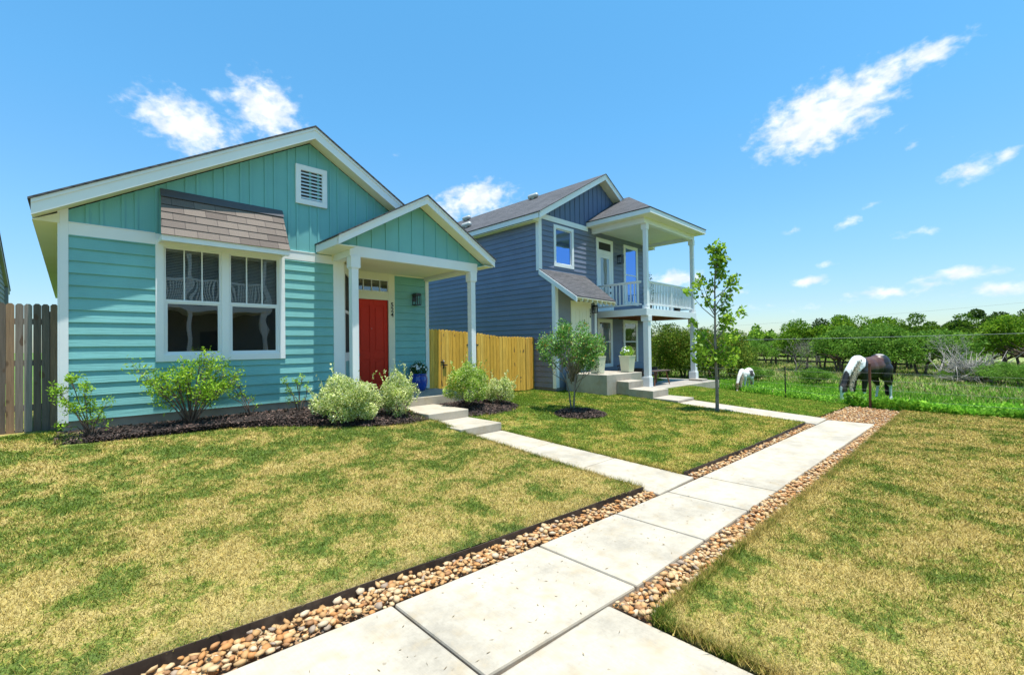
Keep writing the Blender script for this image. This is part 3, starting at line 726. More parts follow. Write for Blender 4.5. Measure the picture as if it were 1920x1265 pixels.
def shrub(name, loc, rad, n, size, mt, label, cat='shrub', group=None, seed=1, stems=9, shoots=0, low=.05, asp=.42, flat=1.0, lean=(0, 0)):
    global rng
    rng = np.random.default_rng(seed)
    root = empty(name, loc, label=label, cat=cat, group=group)
    rx, ry, h = rad; lumps = []
    for i in range(26):
        th = rng.uniform(0, 2*np.pi); ph = math.acos(rng.uniform(-.65, 1)); k = rng.uniform(.55, .88)
        lumps.append((np.array([rx*k*math.sin(ph)*math.cos(th)+lean[0], ry*k*math.sin(ph)*math.sin(th)+lean[1], h*.5+h*.5*k*math.cos(ph)]), rng.uniform(.22, .42)))
    P = np.concatenate([ball(int(n/26), c, (rx*s, ry*s, h*s*.62), .35) for c, s in lumps]); P = P[P[:, 2] > low]
    if shoots:
        sp = []
        for i in range(shoots):
            c, s = lumps[rng.integers(len(lumps))]; d = np.array([c[0]*.8, c[1]*.8, h*.7]); d /= np.linalg.norm(d); tt = rng.uniform(0, .30*h+.08, 9)[:, None]
            sp.append(c*1.12+d*tt+rng.normal(0, .008, (9, 3)))
        P = np.concatenate([P]+sp)
    V, F = leaves(P, size, asp, .5, np.array([lean[0], lean[1], h*.35]), jitter=.9)
    npmesh('foliage', V, F, mt, root)
    mb = MB()
    for i in range(stems):
        c, s = lumps[i]; b0 = np.array([rng.uniform(-.05, .05), rng.uniform(-.05, .05), -.05]); md = b0*.4+c*.5+[rng.normal(0, .03), rng.normal(0, .03), -.03*h]
        mb.pipe([b0, md, c*.95, c*1.05], [.014, .010, .006, .003], 6)
    mb.build('stem', M['bark'], root, smooth=True)
    return root

# ================================================================== TEAL HOUSE
HB = (3.4, 9.1, .55)
teal = empty('teal_house', HB, label='single storey teal house with white trim, red front door and gabled porch', cat='house')
def B(mb, name, mt, **k): return mb.build(name, M[mt], teal, HB, **k)
XL_, XR_ = -.12, 6.86
F1 = Fr(0, 9.11, 1, 0)            # front facade, u = world x, n towards the street
SL = .583; RX, RZ = 3.37, 5.95    # main gable ridge
zt = lambda x: RZ-SL*abs(x-RX)
# --- lap siding of the facade
mb = MB(); win = (1.0, 2.84, 1.56, 3.39)
F1.lap(mb, -.03, 3.81, .70, 3.39, holes=[win]); B(mb, 'lap_siding', 'teal')
mb = MB(); F1.box(mb, XL_+.03, 3.9, .0, .70, -.05, -.012); mb.box(XL_+.02, XL_+.08, 9.2, 22, .2, .72); B(mb, 'foundation', 'foundation')
def OB(mb, name, mt, par, off, **k): return mb.build(name, M[mt], par, off, **k)
# --- side and back walls (plain lap)
mb = MB(); Fr(XL_, 22, 0, -1).lap(mb, 0, 12.88, .70, 3.60); Fr(6.86, 10.3, 0, 1).lap(mb, 0, 11.7, .3, 3.60)
Fr(6.86, 22, -1, 0).lap(mb, 0, 6.98, .5, 3.6)
Fr(6.86, 22, -1, 0).poly(mb, [(0, 3.6), (6.98, 3.6), (3.49, 5.7)], -.02, 0)
B(mb, 'side_wall_siding', 'teal')
# --- board and batten gable
mb = MB(); top = lambda x: zt(x)-.225
F1.poly(mb, [(XL_, 3.56), (XR_, 3.56), (XR_, top(XR_)), (RX, top(RX)), (XL_, top(XL_))], -.02, .004)
x = .17
k = 0
while x < 6.8:
    a, b = x-.02, x+.02; F1.poly(mb, [(a, 3.56), (b, 3.56), (b, top(b)), (a, top(a))], .004, .019); x += .155 if k % 2 == 0 else .245; k += 1
B(mb, 'gable_boards', 'tealb')
# --- trims
mb = MB()
F1.box(mb, XL_, -.03, .68, 3.80, .0, .028)
mb.box(XL_-.022, XL_, 9.082, 9.19, .68, 3.72)
F1.box(mb, -.03, .957, 3.385, 3.555, .0, .026); F1.box(mb, 2.885, 3.81, 3.395, 3.56, .0, .026); F1.box(mb, -.03, .957, 3.555, 3.57, .0, .034); F1.box(mb, 2.885, 3.45, 3.56, 3.575, .0, .034)
F1.box(mb, 3.81, 4.03, .62, 3.46, .0, .028); F1.box(mb, .957, 2.885, 3.47, 3.56, .0, .024)
build_each(mb, 'trim_board', M['white'], teal, HB, bevel=.003)
# --- roof
mb = MB(); y0, y1 = 8.80, 22.3
for s in (-1, 1):
    xe = RX+s*3.79; ze = zt(xe)
    pts = [(RX, y0-.02, RZ), (xe, y0-.02, ze), (xe, y1, ze), (RX, y1, RZ)]
    mb.prism(pts if s > 0 else pts[::-1], (0, 0, .028))
B(mb, 'roof_shingles', 'roofy')
mb = MB()
for s in (-1, 1):
    xe = RX+s*3.76; ze = zt(xe)
    mb.prism([(RX, y0, RZ-.003), (xe, y0, ze-.003), (xe, y0, ze-.055), (RX, y0, RZ-.055)], (0, .10, 0))       # drip moulding
    mb.prism([(RX, y0+.015, RZ-.055), (xe, y0+.015, ze-.055), (xe, y0+.015, ze-.215), (RX, y0+.015, RZ-.215)], (0, .03, 0))
    mb.box(min(xe, xe-s*.03), max(xe, xe-s*.03), y0+.10, y1, ze-.19, ze-.012)
build_each(mb, 'fascia_board', M['white'], teal, HB)
mb = MB()
for s in (-1, 1):
    xe = RX+s*3.73; ze = zt(xe)
    mb.prism([(RX, y0+.045, RZ-.205), (xe, y0+.045, ze-.205), (xe, y0+.045, ze-.190), (RX, y0+.045, RZ-.190)], (0, .27, 0))
mb.box(-.39, XL_, 9.09, 22, 3.53, 3.545); mb.box(XR_, 7.12, 9.3, 22, 3.53, 3.545)
mb.prism([(-.39, 9.075, 3.53), (XL_, 9.075, 3.53), (XL_, 9.075, 3.68), (-.39, 9.075, 3.54)], (0, .02, 0))
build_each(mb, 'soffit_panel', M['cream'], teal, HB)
# --- gable vent
gv = MB(); ringf(F1, gv, 3.09, 3.69, 4.50, 5.26, .095, .004, .05, .10, .10); v_ = B(gv, 'gable_vent', 'white', bevel=.003)
s_ = MB()
for i in range(8):
    z = 4.61+i*.068; P = F1.P
    s_.hexa([P(3.185, z, .045), P(3.595, z, .045), P(3.595, z+.006, .040), P(3.185, z+.006, .040), P(3.185, z+.052, -.0), P(3.595, z+.052, -.0), P(3.595, z+.058, -.003), P(3.185, z+.058, -.003)])
s_.build('louvre_slats', M['white'], v_)
s_.build and None
dk = MB(); F1.box(dk, 3.185, 3.595, 4.60, 5.16, .005, .009); dk.build('vent_back', M['dark'], v_)
for c_ in v_.children: c_.location = (-HB[0], -HB[1], -HB[2])

# --- twin window
mb = MB()
F1.box(mb, .957, 1.062, 1.515, 3.395, .0, .040); F1.box(mb, 2.785, 2.885, 1.515, 3.395, .0, .040)
F1.box(mb, 1.062, 2.785, 1.515, 1.625, .0, .038); F1.box(mb, 1.862, 1.975, 1.625, 3.395, -.02, .036)
F1.box(mb, .957, 2.885, 3.395, 3.47, .0, .040); F1.box(mb, 1.062, 1.862, 3.365, 3.395, -.02, .038); F1.box(mb, 1.975, 2.785, 3.365, 3.395, -.02, .038)
tw = B(mb, 'twin_window', 'white', bevel=.003)
for a, b in ((1.062, 1.862), (1.975, 2.785)):
    sh = MB(); ringf(F1, sh, a, b, 1.625, 3.365, .030, -.045, .012, .018, .028)
    F1.box(sh, a+.03, b-.03, 2.475, 2.520, -.035, .008)
    ringf(F1, sh, a+.03, b-.03, 1.653, 2.475, .022, -.035, -.002)
    w3 = (b-a-.06)/3
    for i in (1, 2): F1.box(sh, a+.03+w3*i-.009, a+.03+w3*i+.009, 2.52, 3.347, -.035, -.010)
    OB(sh, 'sash', 'vinyl', tw, HB)
    gl = MB(); gl.quad(F1.P(a+.03, 2.5, -.026), F1.P(b-.03, 2.5, -.026), F1.P(b-.03, 3.36, -.026), F1.P(a+.03, 3.36, -.026))
    gl.quad(F1.P(a+.04, 1.65, -.020), F1.P(b-.04, 1.65, -.020), F1.P(b-.04, 2.49, -.020), F1.P(a+.04, 2.49, -.020)); OB(gl, 'pane', 'glass', tw, HB)
    bl = MB()
    for i in range(34):
        z = 2.50+i*.026; bl.hexa([F1.P(a+.03, z, -.075), F1.P(b-.03, z, -.075), F1.P(b-.03, z+.002, -.077), F1.P(a+.03, z+.002, -.077), F1.P(a+.03, z+.020, -.089), F1.P(b-.03, z+.020, -.089), F1.P(b-.03, z+.022, -.091), F1.P(a+.03, z+.022, -.091)])
    OB(bl, 'blind', 'blind', tw, HB)
room(F1, 'interior', 1.0, 2.84, 1.56, 3.39, tw, HB, .9)
# --- shingled window hood
P = F1.P; hb = []
mb = MB(); rows = 6; ztop, zbot = 4.28, 3.475; nb = .44
def hp(t, side):   # t 0 top .. 1 bottom
    u = (1.03-.05*t) if side == 0 else (2.84+.0*t); u = u-.0*t
    return u, ztop+(zbot-ztop)*t, .02+nb*t
for i in range(rows):
    t0, t1 = i/rows, (i+1)/rows
    a0, a1, b0_, b1_ = hp(t0, 0), hp(t1, 0), hp(t0, 1), hp(t1, 1)
    mb.hexa([P(a1[0], a1[1], a1[2]+.022), P(b1_[0], b1_[1], b1_[2]+.022), P(b1_[0], b1_[1], b1_[2]), P(a1[0], a1[1], a1[2]),
             P(a0[0], a0[1], a0[2]+.010), P(b0_[0], b0_[1], b0_[2]+.010), P(b0_[0], b0_[1], b0_[2]), P(a0[0], a0[1], a0[2])])
mt, t, b, o_ = newmat('hood_tab_shingles')
tc = nd(t, 'ShaderNodeTexCoord'); sp = nd(t, 'ShaderNodeSeparateXYZ'); t.links.new(tc.outputs['Object'], sp.inputs[0])
zz = nd(t, 'ShaderNodeMath', operation='SUBTRACT', ins={1: zbot-HB[2]}); t.links.new(sp.outputs[2], zz.inputs[0])
cb = nd(t, 'ShaderNodeCombineXYZ'); t.links.new(sp.outputs[0], cb.inputs[0]); t.links.new(zz.outputs[0], cb.inputs[1])
br = nd(t, 'ShaderNodeTexBrick'); t.links.new(cb.outputs[0], br.inputs['Vector']); rh = (ztop-zbot)/rows
for k_, v in {'Scale': 1.0, 'Mortar Size': .0028, 'Mortar Smooth': .1, 'Brick Width': .30, 'Row Height': rh}.items(): br.inputs[k_].default_value = v
br.inputs['Color1'].default_value = (.225, .178, .145, 1); br.inputs['Color2'].default_value = (.145, .112, .093, 1); br.inputs['Mortar'].default_value = (.025, .02, .02, 1)
n_ = noise(t, 110, 3, .7); c = mixc(t, .5, br.outputs[0], ramp(t, n_.outputs[0], [(.3, (.35, .35, .38)), (.6, (1.1, 1.1, 1.1))]), 'MULTIPLY')
t.links.new(c, b.inputs['Base Color']); b.inputs['Roughness'].default_value = .95; bump(t, b, n_.outputs[0], .5, .006); M['hood'] = mt
hood = B(mb, 'window_hood', 'hood')
M['cap'] = paint('dark_ridge_cap', (.085, .085, .095), .9, .15)
mb = MB(); a0, a1, b0_, b1_ = hp(-.02, 0), hp(.155, 0), hp(-.02, 1), hp(.155, 1)
mb.hexa([P(a1[0]-.01, a1[1], a1[2]+.034), P(b1_[0]+.01, b1_[1], b1_[2]+.034), P(b1_[0]+.01, b1_[1], b1_[2]+.024), P(a1[0]-.01, a1[1], a1[2]+.024),
         P(a0[0]-.01, a0[1], a0[2]+.020), P(b0_[0]+.01, b0_[1], b0_[2]+.020), P(b0_[0]+.01, b0_[1], b0_[2]-.01), P(a0[0]-.01, a0[1], a0[2]-.01)]); OB(mb, 'hood_cap', 'cap', hood, HB)
mb = MB(); F1.box(mb, .99, 2.835, 3.385, 3.475, .37, .455); F1.box(mb, 1.04, 2.835, 3.455, 3.47, .05, .37)
for u in (.99, 2.81): F1.poly(mb, [(u, 3.41), (u+.025, 3.41), (u+.025, 3.47), (u, 3.47)], .05, .37)
OB(mb, 'hood_fascia', 'white', hood, HB)
mb = MB()
for u in (1.035, 2.83): mb.prism([P(u, 4.26, .0), P(u, 3.48, .0), P(u, 3.48, .43)], (.006, 0, 0))
build_each(mb, 'hood_cheek', M['greysid'], hood, HB)

# --- porch: door wall, angled window wall, ceiling
YD = 10.25; FD = Fr(0, YD, 1, 0); zfl = .58
mb = MB(); FD.lap(mb, 5.845, 6.76, .62, 3.50); B(mb, 'door_wall_siding', 'teal')
FA = Fr(4.03, 9.11, 4.74-4.03, YD-9.11); LA = math.hypot(.71, 1.14)
mb = MB(); FA.lap(mb, .10, LA-.1, .62, 1.42); B(mb, 'angled_wall_siding', 'teal')
mb = MB(); FA.box(mb, .0, .10, .62, 3.46, -.02, .02); FA.box(mb, LA-.10, LA, .62, 3.46, -.02, .02); FA.box(mb, .10, LA-.10, 3.26, 3.46, -.02, .02); FA.box(mb, .10, LA-.10, 1.42, 1.60, -.02, .02); FA.box(mb, .10, LA-.10, 2.44, 2.50, -.03, .012)
aw = B(mb, 'angled_window', 'white', bevel=.003)
gl = MB(); gl.quad(FA.P(.1, 1.6, -.012), FA.P(LA-.1, 1.6, -.012), FA.P(LA-.1, 3.26, -.012), FA.P(.1, 3.26, -.012)); OB(gl, 'dark_pane', 'dark', aw, HB)  # matt dark sheet added instead of glass, to keep out the red door's reflection
room(FA, 'interior', .1, LA-.1, 1.6, 3.26, aw, HB, .4)
mb = MB()       # door casing with transom
FD.box(mb, 4.74, 4.80, zfl, 3.50, .0, .03); FD.box(mb, 5.665, 5.845, zfl, 3.50, .0, .03); FD.box(mb, 4.80, 5.665, 2.87, 3.07, .0, .028); FD.box(mb, 4.80, 5.665, 3.36, 3.50, .0, .028)
FD.box(mb, 5.66, 5.685, zfl, 2.87, .03, .045)
dc = B(mb, 'door_casing', 'cream', bevel=.003)
mb = MB()
for i in range(5):
    u = 4.80+i*.216; FD.box(mb, u-.008, u+.008, 3.08, 3.35, -.01, .018)
FD.box(mb, 4.79, 5.68, 3.07, 3.085, -.01, .018); FD.box(mb, 4.79, 5.68, 3.345, 3.36, -.01, .018)
tr_ = B(mb, 'transom_window', 'vinyl')
gl = MB(); gl.quad(FD.P(4.8, 3.08, .0), FD.P(5.665, 3.08, .0), FD.P(5.665, 3.35, .0), FD.P(4.8, 3.35, .0)); OB(gl, 'pane', 'glass', tr_, HB)
room(FD, 'interior', 4.8, 5.665, 3.08, 3.35, tr_, HB, .3)
mb = MB(); FD.box(mb, 4.80, 5.66, .62, 2.87, -.03, -.014)
st = [(4.80, 4.90), (5.18, 5.28), (5.56, 5.66)]
for a, b in st: FD.box(mb, a, b, .64, 2.865, -.014, .0)
for a, b in ((4.90, 5.18), (5.28, 5.56)):
    for c_, d_ in ((.64, .80), (1.42, 1.58), (2.72, 2.865)): FD.box(mb, a, b, c_, d_, -.014, .0)
    for c_, d_ in ((.86, 1.36), (1.64, 2.66)): FD.box(mb, a+.05, b-.05, c_, d_, -.014, -.004)
dr = B(mb, 'front_door', 'red', bevel=.004)
mb = MB(); FD.box(mb, 4.85, 4.88, 1.52, 1.60, .0, .05); mb.lathe([(.0, 0), (.03, .0), (.03, .06), (0, .06)], FD.P(4.865, 1.5, .06), 12); OB(mb, 'door_handle', 'black', dr, HB)
mb = MB(); mb.tube(FD.P(5.23, 2.16, -.01), FD.P(5.23, 2.16, .003), .008, .008, 10); OB(mb, 'peephole', 'metalvent', dr, HB)
mb = MB(); FD.box(mb, 4.78, 5.68, .60, .64, -.02, .05); B(mb, 'threshold', 'metalvent')
mb = MB(); FD.box(mb, 6.76, 6.86, .60, 3.44, -.02, .03); B(mb, 'porch_wall_trim', 'white')
wall_lamp(FD, 6.43, 2.90, teal, HB, 1.0)
mb = MB(); mb.box(4.0, 6.70, 8.42, YD, 3.53, 3.55); mb.box(4.74, 6.76, YD-.03, YD, 3.50, 3.53)
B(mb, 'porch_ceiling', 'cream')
# numbers 5 2 4
def text(s, loc, size, mt, parent, off, rotz=0, name='house_number'):
    cu = bpy.data.curves.new(name, 'FONT'); cu.body = s; cu.size = size; cu.extrude = .005; cu.align_x = 'CENTER'; cu.space_line = .82; cu.offset = .002
    ob = bpy.data.objects.new('tmp', cu); C.objects.link(ob); bpy.context.view_layer.update()
    me = bpy.data.meshes.new_from_object(ob.evaluated_get(bpy.context.evaluated_depsgraph_get()))
    bpy.data.objects.remove(ob)
    Mx = Matrix.Translation(Vector(loc)-Vector(off))@Matrix.Rotation(rotz, 4, 'Z')@Matrix.Rotation(R(90), 4, 'X'); me.transform(Mx)
    me.materials.clear(); me.materials.append(mt); o = bpy.data.objects.new(name, me); C.objects.link(o); o.parent = parent; return o
for ch, z in zip('524', (2.71, 2.585, 2.46)): text(ch, (5.768, YD-.037, z-.0), .155, M['black'], teal, HB)
# --- porch roof, beam, columns
PX, PZ, PY = 5.37, 4.87, 8.0; zp = lambda x: PZ-.592*abs(x-PX)
mb = MB()
for s in (-1, 1):
    xe = PX+s*1.92; ze = zp(xe); pts = [(PX, PY-.02, PZ), (xe, PY-.02, ze), (xe, (9.105 if s < 0 else 13), ze), (PX, 13 if s > 0 else 9.105, PZ)]
    mb.prism(pts if s > 0 else pts[::-1], (0, 0, .026))
B(mb, 'porch_roof_shingles', 'roofy')
mb = MB()
for s in (-1, 1):
    xe = PX+s*1.90; ze = zp(xe)
    mb.prism([(PX, PY, PZ-.003), (xe, PY, ze-.003), (xe, PY, ze-.045), (PX, PY, PZ-.045)], (0, .08, 0))
    mb.prism([(PX, PY+.015, PZ-.045), (xe, PY+.015, ze-.045), (xe, PY+.015, ze-.165), (PX, PY+.015, PZ-.165)], (0, .03, 0))
    mb.box(min(xe, xe-s*.03), max(xe, xe-s*.03), PY+.08, 9.09 if s < 0 else 12.5, ze-.155, ze-.010)
build_each(mb, 'porch_fascia', M['white'], teal, HB)
mb = MB()
for s in (-1, 1):
    xe = PX+s*1.87; ze = zp(xe)
    mb.prism([(PX, PY+.045, PZ-.165), (xe, PY+.045, ze-.165), (xe, PY+.045, ze-.150), (PX, PY+.045, PZ-.150)], (0, .262, 0))
mb.box(3.50, 3.80, 8.045, 9.105, 3.575, 3.59); mb.box(6.97, 7.24, 8.045, 8.305, 3.575, 3.59); mb.box(3.78, 4.05, 9.05, 9.2, 3.46, 3.60); mb.box(6.97, 7.24, 8.31, 12.4, 3.575, 3.59)
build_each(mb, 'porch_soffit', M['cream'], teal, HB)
FP = Fr(0, 8.32, 1, 0); tp = lambda x: zp(x)-.175
mb = MB(); FP.poly(mb, [(3.80, 3.66), (6.96, 3.66), (6.96, tp(6.96)), (PX, tp(PX)), (3.80, tp(3.80))], -.03, .0)
FP.poly(mb, [(3.50, 3.587), (3.80, 3.587), (3.80, tp(3.80)), (3.50, 3.60)], -.03, -.002); FP.poly(mb, [(6.96, 3.587), (7.24, 3.587), (7.24, 3.60), (6.96, tp(6.96))], -.03, -.002)
x = 3.97; k = 0
while x < 6.9:
    FP.poly(mb, [(x-.02, 3.66), (x+.02, 3.66), (x+.02, tp(x+.02)), (x-.02, tp(x-.02))], .0, .016); x += .305
B(mb, 'porch_gable_boards', 'tealb')
mb = MB()
FP.box(mb, 3.80, 6.96, 3.455, 3.66, -.10, .02)
mb.box(3.80, 3.99, 8.42, 9.082, 3.45, 3.66); mb.box(6.72, 6.93, 8.42, YD, 3.45, 3.655)
mb.box(6.72, 6.93, YD, 12.5, 3.45, 3.60)
build_each(mb, 'porch_beam', M['white'], teal, HB, bevel=.003)
for cx0, cx1 in ((3.840, 3.972), (6.760, 6.890)):
    mb = MB(); y = 8.30; mb.box(cx0, cx1, y, y+.145, .58, 3.235); mb.box(cx0-.025, cx1+.035, y-.02, y+.17, 3.235, 3.455)
    mb.box(cx0-.01, cx1+.01, y-.01, y+.155, 3.215, 3.235); mb.box(cx0-.02, cx1+.02, y-.02, y+.165, .585, .78)
    B(mb, 'porch_column', 'white', bevel=.004)

# --- porch slab & steps
stp = empty('porch_steps', (5.4, 8.5, .1), label='pale concrete porch slab and two broad steps below the red front door', cat='steps')
o = slab('porch_slab', [([(3.6, 8.62), (7.05, 8.62), (7.05, 10.24), (3.6, 10.24)], [.58]*4)], 0, .6, M['porchconc'], bevel=.015)
def reparent(o, par, off):
    o.data.transform(Matrix.Translation(-Vector(off))); o.parent = par
reparent(o, stp, (5.4, 8.5, .1))
o = slab('slab_nosing', [([(3.6, 8.60), (7.05, 8.60), (7.05, 8.66), (3.6, 8.66)], [.583]*4)], 0, .6, M['concrete'], bevel=.012); reparent(o, stp, (5.4, 8.5, .1))
for (a, b, y0_, y1_, z_) in ((4.90, 5.88, 7.35, 8.595, .405), (4.88, 5.86, 6.33, 7.345, .245)):
    o = slab('step', [([(a, y0_), (b, y0_), (b, y1_), (a, y1_)], [z_]*4)], 0, .32, M['concrete'], bevel=.014); reparent(o, stp, (5.4, 8.5, .1))

# --- blue pot with flowers
def potted(name, loc, prof, mt, label, cat, rim, fh, nl, nf, pr=.9, seed=3, group=None, square=False, lsz=.05):
    global rng
    rng = np.random.default_rng(seed); root = empty(name, loc, label=label, cat=cat, group=group)
    mb = MB(); n = 4 if square else 32
    if square:
        for (r0, z0), (r1, z1) in zip(prof[:-1], prof[1:]):
            mb.hexa([(-r0, -r0, z0), (r0, -r0, z0), (r0, r0, z0), (-r0, r0, z0), (-r1, -r1, z1), (r1, -r1, z1), (r1, r1, z1), (-r1, r1, z1)])
        mb.build('pot', mt, root, bevel=.008)
    else:
        mb.lathe(prof, (0, 0, 0), n); mb.build('pot', mt, root, smooth=True)
    H = prof[-1][1] if square else max(z for r, z in prof)
    mb = MB(); mb.lathe([(rim*.9, H-.03), (0.001, H-.02)], (0, 0, 0), 20, False); mb.build('potting_soil', M['mulch'], root)
    P = ball(nl, (0, 0, H+fh*.35), (rim*1.15, rim*1.15, fh*.65), .2); P = P[P[:, 2] > H-.03]
    V, F = leaves(P, lsz, .5, .4, np.array([0, 0, H-.1]), jitter=.9); npmesh('foliage', V, F, M['leafpot'] if not square else M['leaflime'], root)
    for i in range(nf):
        Vs, Fs = [], []; k = 0
        d = rng.normal(size=3); d[2] = abs(d[2])*.8+.1; d /= np.linalg.norm(d); c = np.array([0, 0, H+fh*.3])+d*[rim*1.2, rim*1.2, fh*.75]
        for j in range(5):
            a = j*2*math.pi/5; x_ = np.cross(d, [.3, .1, .9]); x_ /= np.linalg.norm(x_); y_ = np.cross(d, x_)
            r_ = .026; e = x_*math.cos(a)+y_*math.sin(a); f_ = x_*math.cos(a+.6)+y_*math.sin(a+.6); g2 = x_*math.cos(a-.6)+y_*math.sin(a-.6)
            Vs += [c, c+f_*r_*.7+d*.006, c+e*r_*1.35+d*.003, c+g2*r_*.7+d*.006]; Fs.append((k, k+1, k+2, k+3)); k += 4
        npmesh('flower', Vs, Fs, M['flower'], root)
    return root
potted('flower_pot', (6.40, 10.02, .585), [(.14, 0), (.155, .01), (.205, .12), (.222, .22), (.215, .32), (.19, .385), (.205, .41), (.205, .43), (.18, .43), (.16, .38)], M['pot'],
       'round glossy blue pot of white flowers on the teal porch beside the red door', 'flower pot', .19, .28, 900, 34, seed=5, lsz=.045)

# ================================================================== WOOD FENCES
def picket_panel(mb, fr, u0, u1, zb, zt_, wd, gap, th=.018, n0=0., dog=.022, seed=0):
    r = random.Random(seed); u = u0
    while u+wd*.5 < u1:
        w_ = min(wd, u1-u)*r.uniform(.97, 1.0); b = zb(u+w_/2)+r.uniform(-.01, .01); t_ = zt_(u+w_/2)+r.uniform(-.008, .008); n = n0+r.uniform(-.003, .003); sk = r.uniform(-.004, .004)
        fr.poly(mb, [(u, b), (u+w_, b), (u+w_+sk, t_-dog*1.2), (u+w_-dog+sk, t_), (u+dog+sk, t_), (u+sk, t_-dog*1.2)], n, n+th); u += wd+gap*r.uniform(.5, 1.6)
gf = empty('grey_wood_fence', (-1.5, 9.62, .6), label='weathered grey dog-eared wood fence at the left corner of the teal house', cat='fence')
FG = Fr(0, 9.60, 1, 0); mb = MB()
picket_panel(mb, FG, -4.2, -.13, lambda u: .55, lambda u: 2.40, .083, .0055, seed=4); OB(mb, 'pickets', 'greywood', gf, (-1.5, 9.62, .6))
mb = MB()
for z in (.85, 1.5, 2.1): FG.box(mb, -4.2, -.13, z, z+.085, -.045, -.004)
build_each(mb, 'rail', M['greywood'], gf, (-1.5, 9.62, .6))
for u in (-4.1, -2.1, -.25):
    mb = MB(); FG.box(mb, u, u+.09, .4, 2.3, -.14, -.05); OB(mb, 'post', 'greywood', gf, (-1.5, 9.62, .6))
FY = Fr(0, 10.35, 1, 0)
ztop = lambda u: float(np.interp(u, [6.86, 7.3, 8.6, 9.5, 10.7], [2.19, 2.17, 2.10, 1.99, 1.98]))
zbot_ = lambda u: float(np.interp(u, [6.86, 8.6, 10.7], [.42, .33, .24]))
yf = empty('yellow_wood_fence', (9.6, 10.35, .3), label='new honey yellow wood fence joining the side of the blue house', cat='fence')
mb = MB(); picket_panel(mb, FY, 8.62, 10.68, zbot_, ztop, .120, .008, seed=8, dog=.03); OB(mb, 'pickets', 'yellowwood', yf, (9.6, 10.35, .3))
F2_ = Fr(10.70, 10.35, .70, .22); mb = MB(); picket_panel(mb, F2_, 0, .70, lambda u: .24, lambda u: 1.97, .120, .008, seed=9, dog=.03); OB(mb, 'return_panel', 'yellowwood', yf, (9.6, 10.35, .3))
mb = MB()
for z in (.6, 1.7): FY.box(mb, 8.62, 10.68, z, z+.08, -.05, -.006)
build_each(mb, 'rail', M['yellowwood'], yf, (9.6, 10.35, .3))
mb = MB(); FY.box(mb, 8.58, 8.67, .2, 2.02, -.12, -.05); FY.box(mb, 10.66, 10.75, .2, 1.9, -.12, -.05); build_each(mb, 'post', M['yellowwood'], yf, (9.6, 10.35, .3))
yg = empty('yellow_wood_gate', (7.9, 10.35, .35), label='honey yellow wood gate with a black latch beside the teal house porch', cat='gate')
mb = MB(); picket_panel(mb, FY, 6.87, 7.325, zbot_, ztop, .110, .004, seed=3, dog=.03); OB(mb, 'fixed_pickets', 'yellowwood', yg, (7.9, 10.35, .35))
mb = MB(); picket_panel(mb, FY, 7.335, 8.58, lambda u: zbot_(u)+.03, ztop, .120, .008, seed=5, dog=.03); OB(mb, 'gate_pickets', 'yellowwood', yg, (7.9, 10.35, .35))
mb = MB()
for z in (.65, 1.75): FY.box(mb, 6.87, 8.58, z, z+.08, -.05, -.006)
build_each(mb, 'rail', M['yellowwood'], yg, (7.9, 10.35, .35))
mb = MB(); FY.box(mb, 7.365, 7.40, 1.08, 1.34, .016, .03); FY.box(mb, 7.39, 7.50, 1.17, 1.20, .03, .07); FY.box(mb, 7.30, 7.37, 1.26, 1.29, .02, .035); mb.pipe([FY.P(7.383, 1.1, .03), FY.P(7.383, 1.14, .075), FY.P(7.383, 1.28, .075), FY.P(7.383, 1.32, .03)], .009)
OB(mb, 'latch', 'black', yg, (7.9, 10.35, .35))
mb = MB()
for z in (.8, 1.72): FY.box(mb, 8.22, 8.66, z, z+.035, .018, .026)
build_each(mb, 'hinge', M['black'], yg, (7.9, 10.35, .35))

# ================================================================== BLUE HOUSE (its own frame turned by A2 about the camera foot)
A2 = .0107; BB = (14.9, 10.1, .2)
bl_ = Matrix.Rotation(A2, 3, 'Z')@Vector((BB[0], BB[1], 0))
blue = empty('blue_house', (bl_.x, bl_.y, BB[2]), A2, label='two storey slate blue house with a white railed balcony and grey shingled roof', cat='house')
def B2(mb, name, mt, par=None, **k): return mb.build(name, M[mt], par or blue, BB, **k)
XS, YU, YL, XE = 11.40, 10.12, 9.45, 18.40
Fs = Fr(XS, 24, 0, -1)         # side wall: u = 24 - y
FU = Fr(0, YU, 1, 0); FL = Fr(0, YL, 1, 0)
R2X, R2Z, S2 = 14.95, 8.28, .568; z2 = lambda x: R2Z-S2*abs(x-R2X)
mb = MB(); Fs.lap(mb, 0, 24-YU, .30, 5.88)
shed_z = lambda y: 4.22-(YU-y)*(4.22-3.19)/(YU-8.55)       # top of the shed roof by y (world y)
def lim(z):
    # left edge at YU, right edge limited by YL and by the sloping underside
    ymin = YL if z < shed_z(YL)-.12 else YU-(4.10-z)/((4.22-3.19)/(YU-8.55))
    return (24-YU, 24-max(YL, min(YU, ymin)))
Fs.lap(mb, 24-YU, 24-YL, .30, 4.12, z00=.30, lim=lim); B2(mb, 'side_siding', 'blue')
mb = MB(); FU.lap(mb, XS+.12, XE, 4.2, 6.16, holes=[(12.2, 13.27, 4.5, 5.9)]); FU.lap(mb, 14.0, XE, .30, 4.2); B2(mb, 'front_siding', 'blue')
mb = MB(); Fr(XE, YU, 0, 1).lap(mb, 0, 13.9, .3, 5.9); Fr(XE, 24, -1, 0).lap(mb, 0, 7, .3, 5.9); B2(mb, 'far_wall_siding', 'blue')
mb = MB(); tb = lambda x: z2(x)-.22
FU.poly(mb, [(XS+.05, 6.14), (XE-.05, 6.14), (XE-.05, tb(XE-.05)), (R2X, tb(R2X)), (XS+.05, tb(XS+.05))], -.02, .004)
x = XS+.3
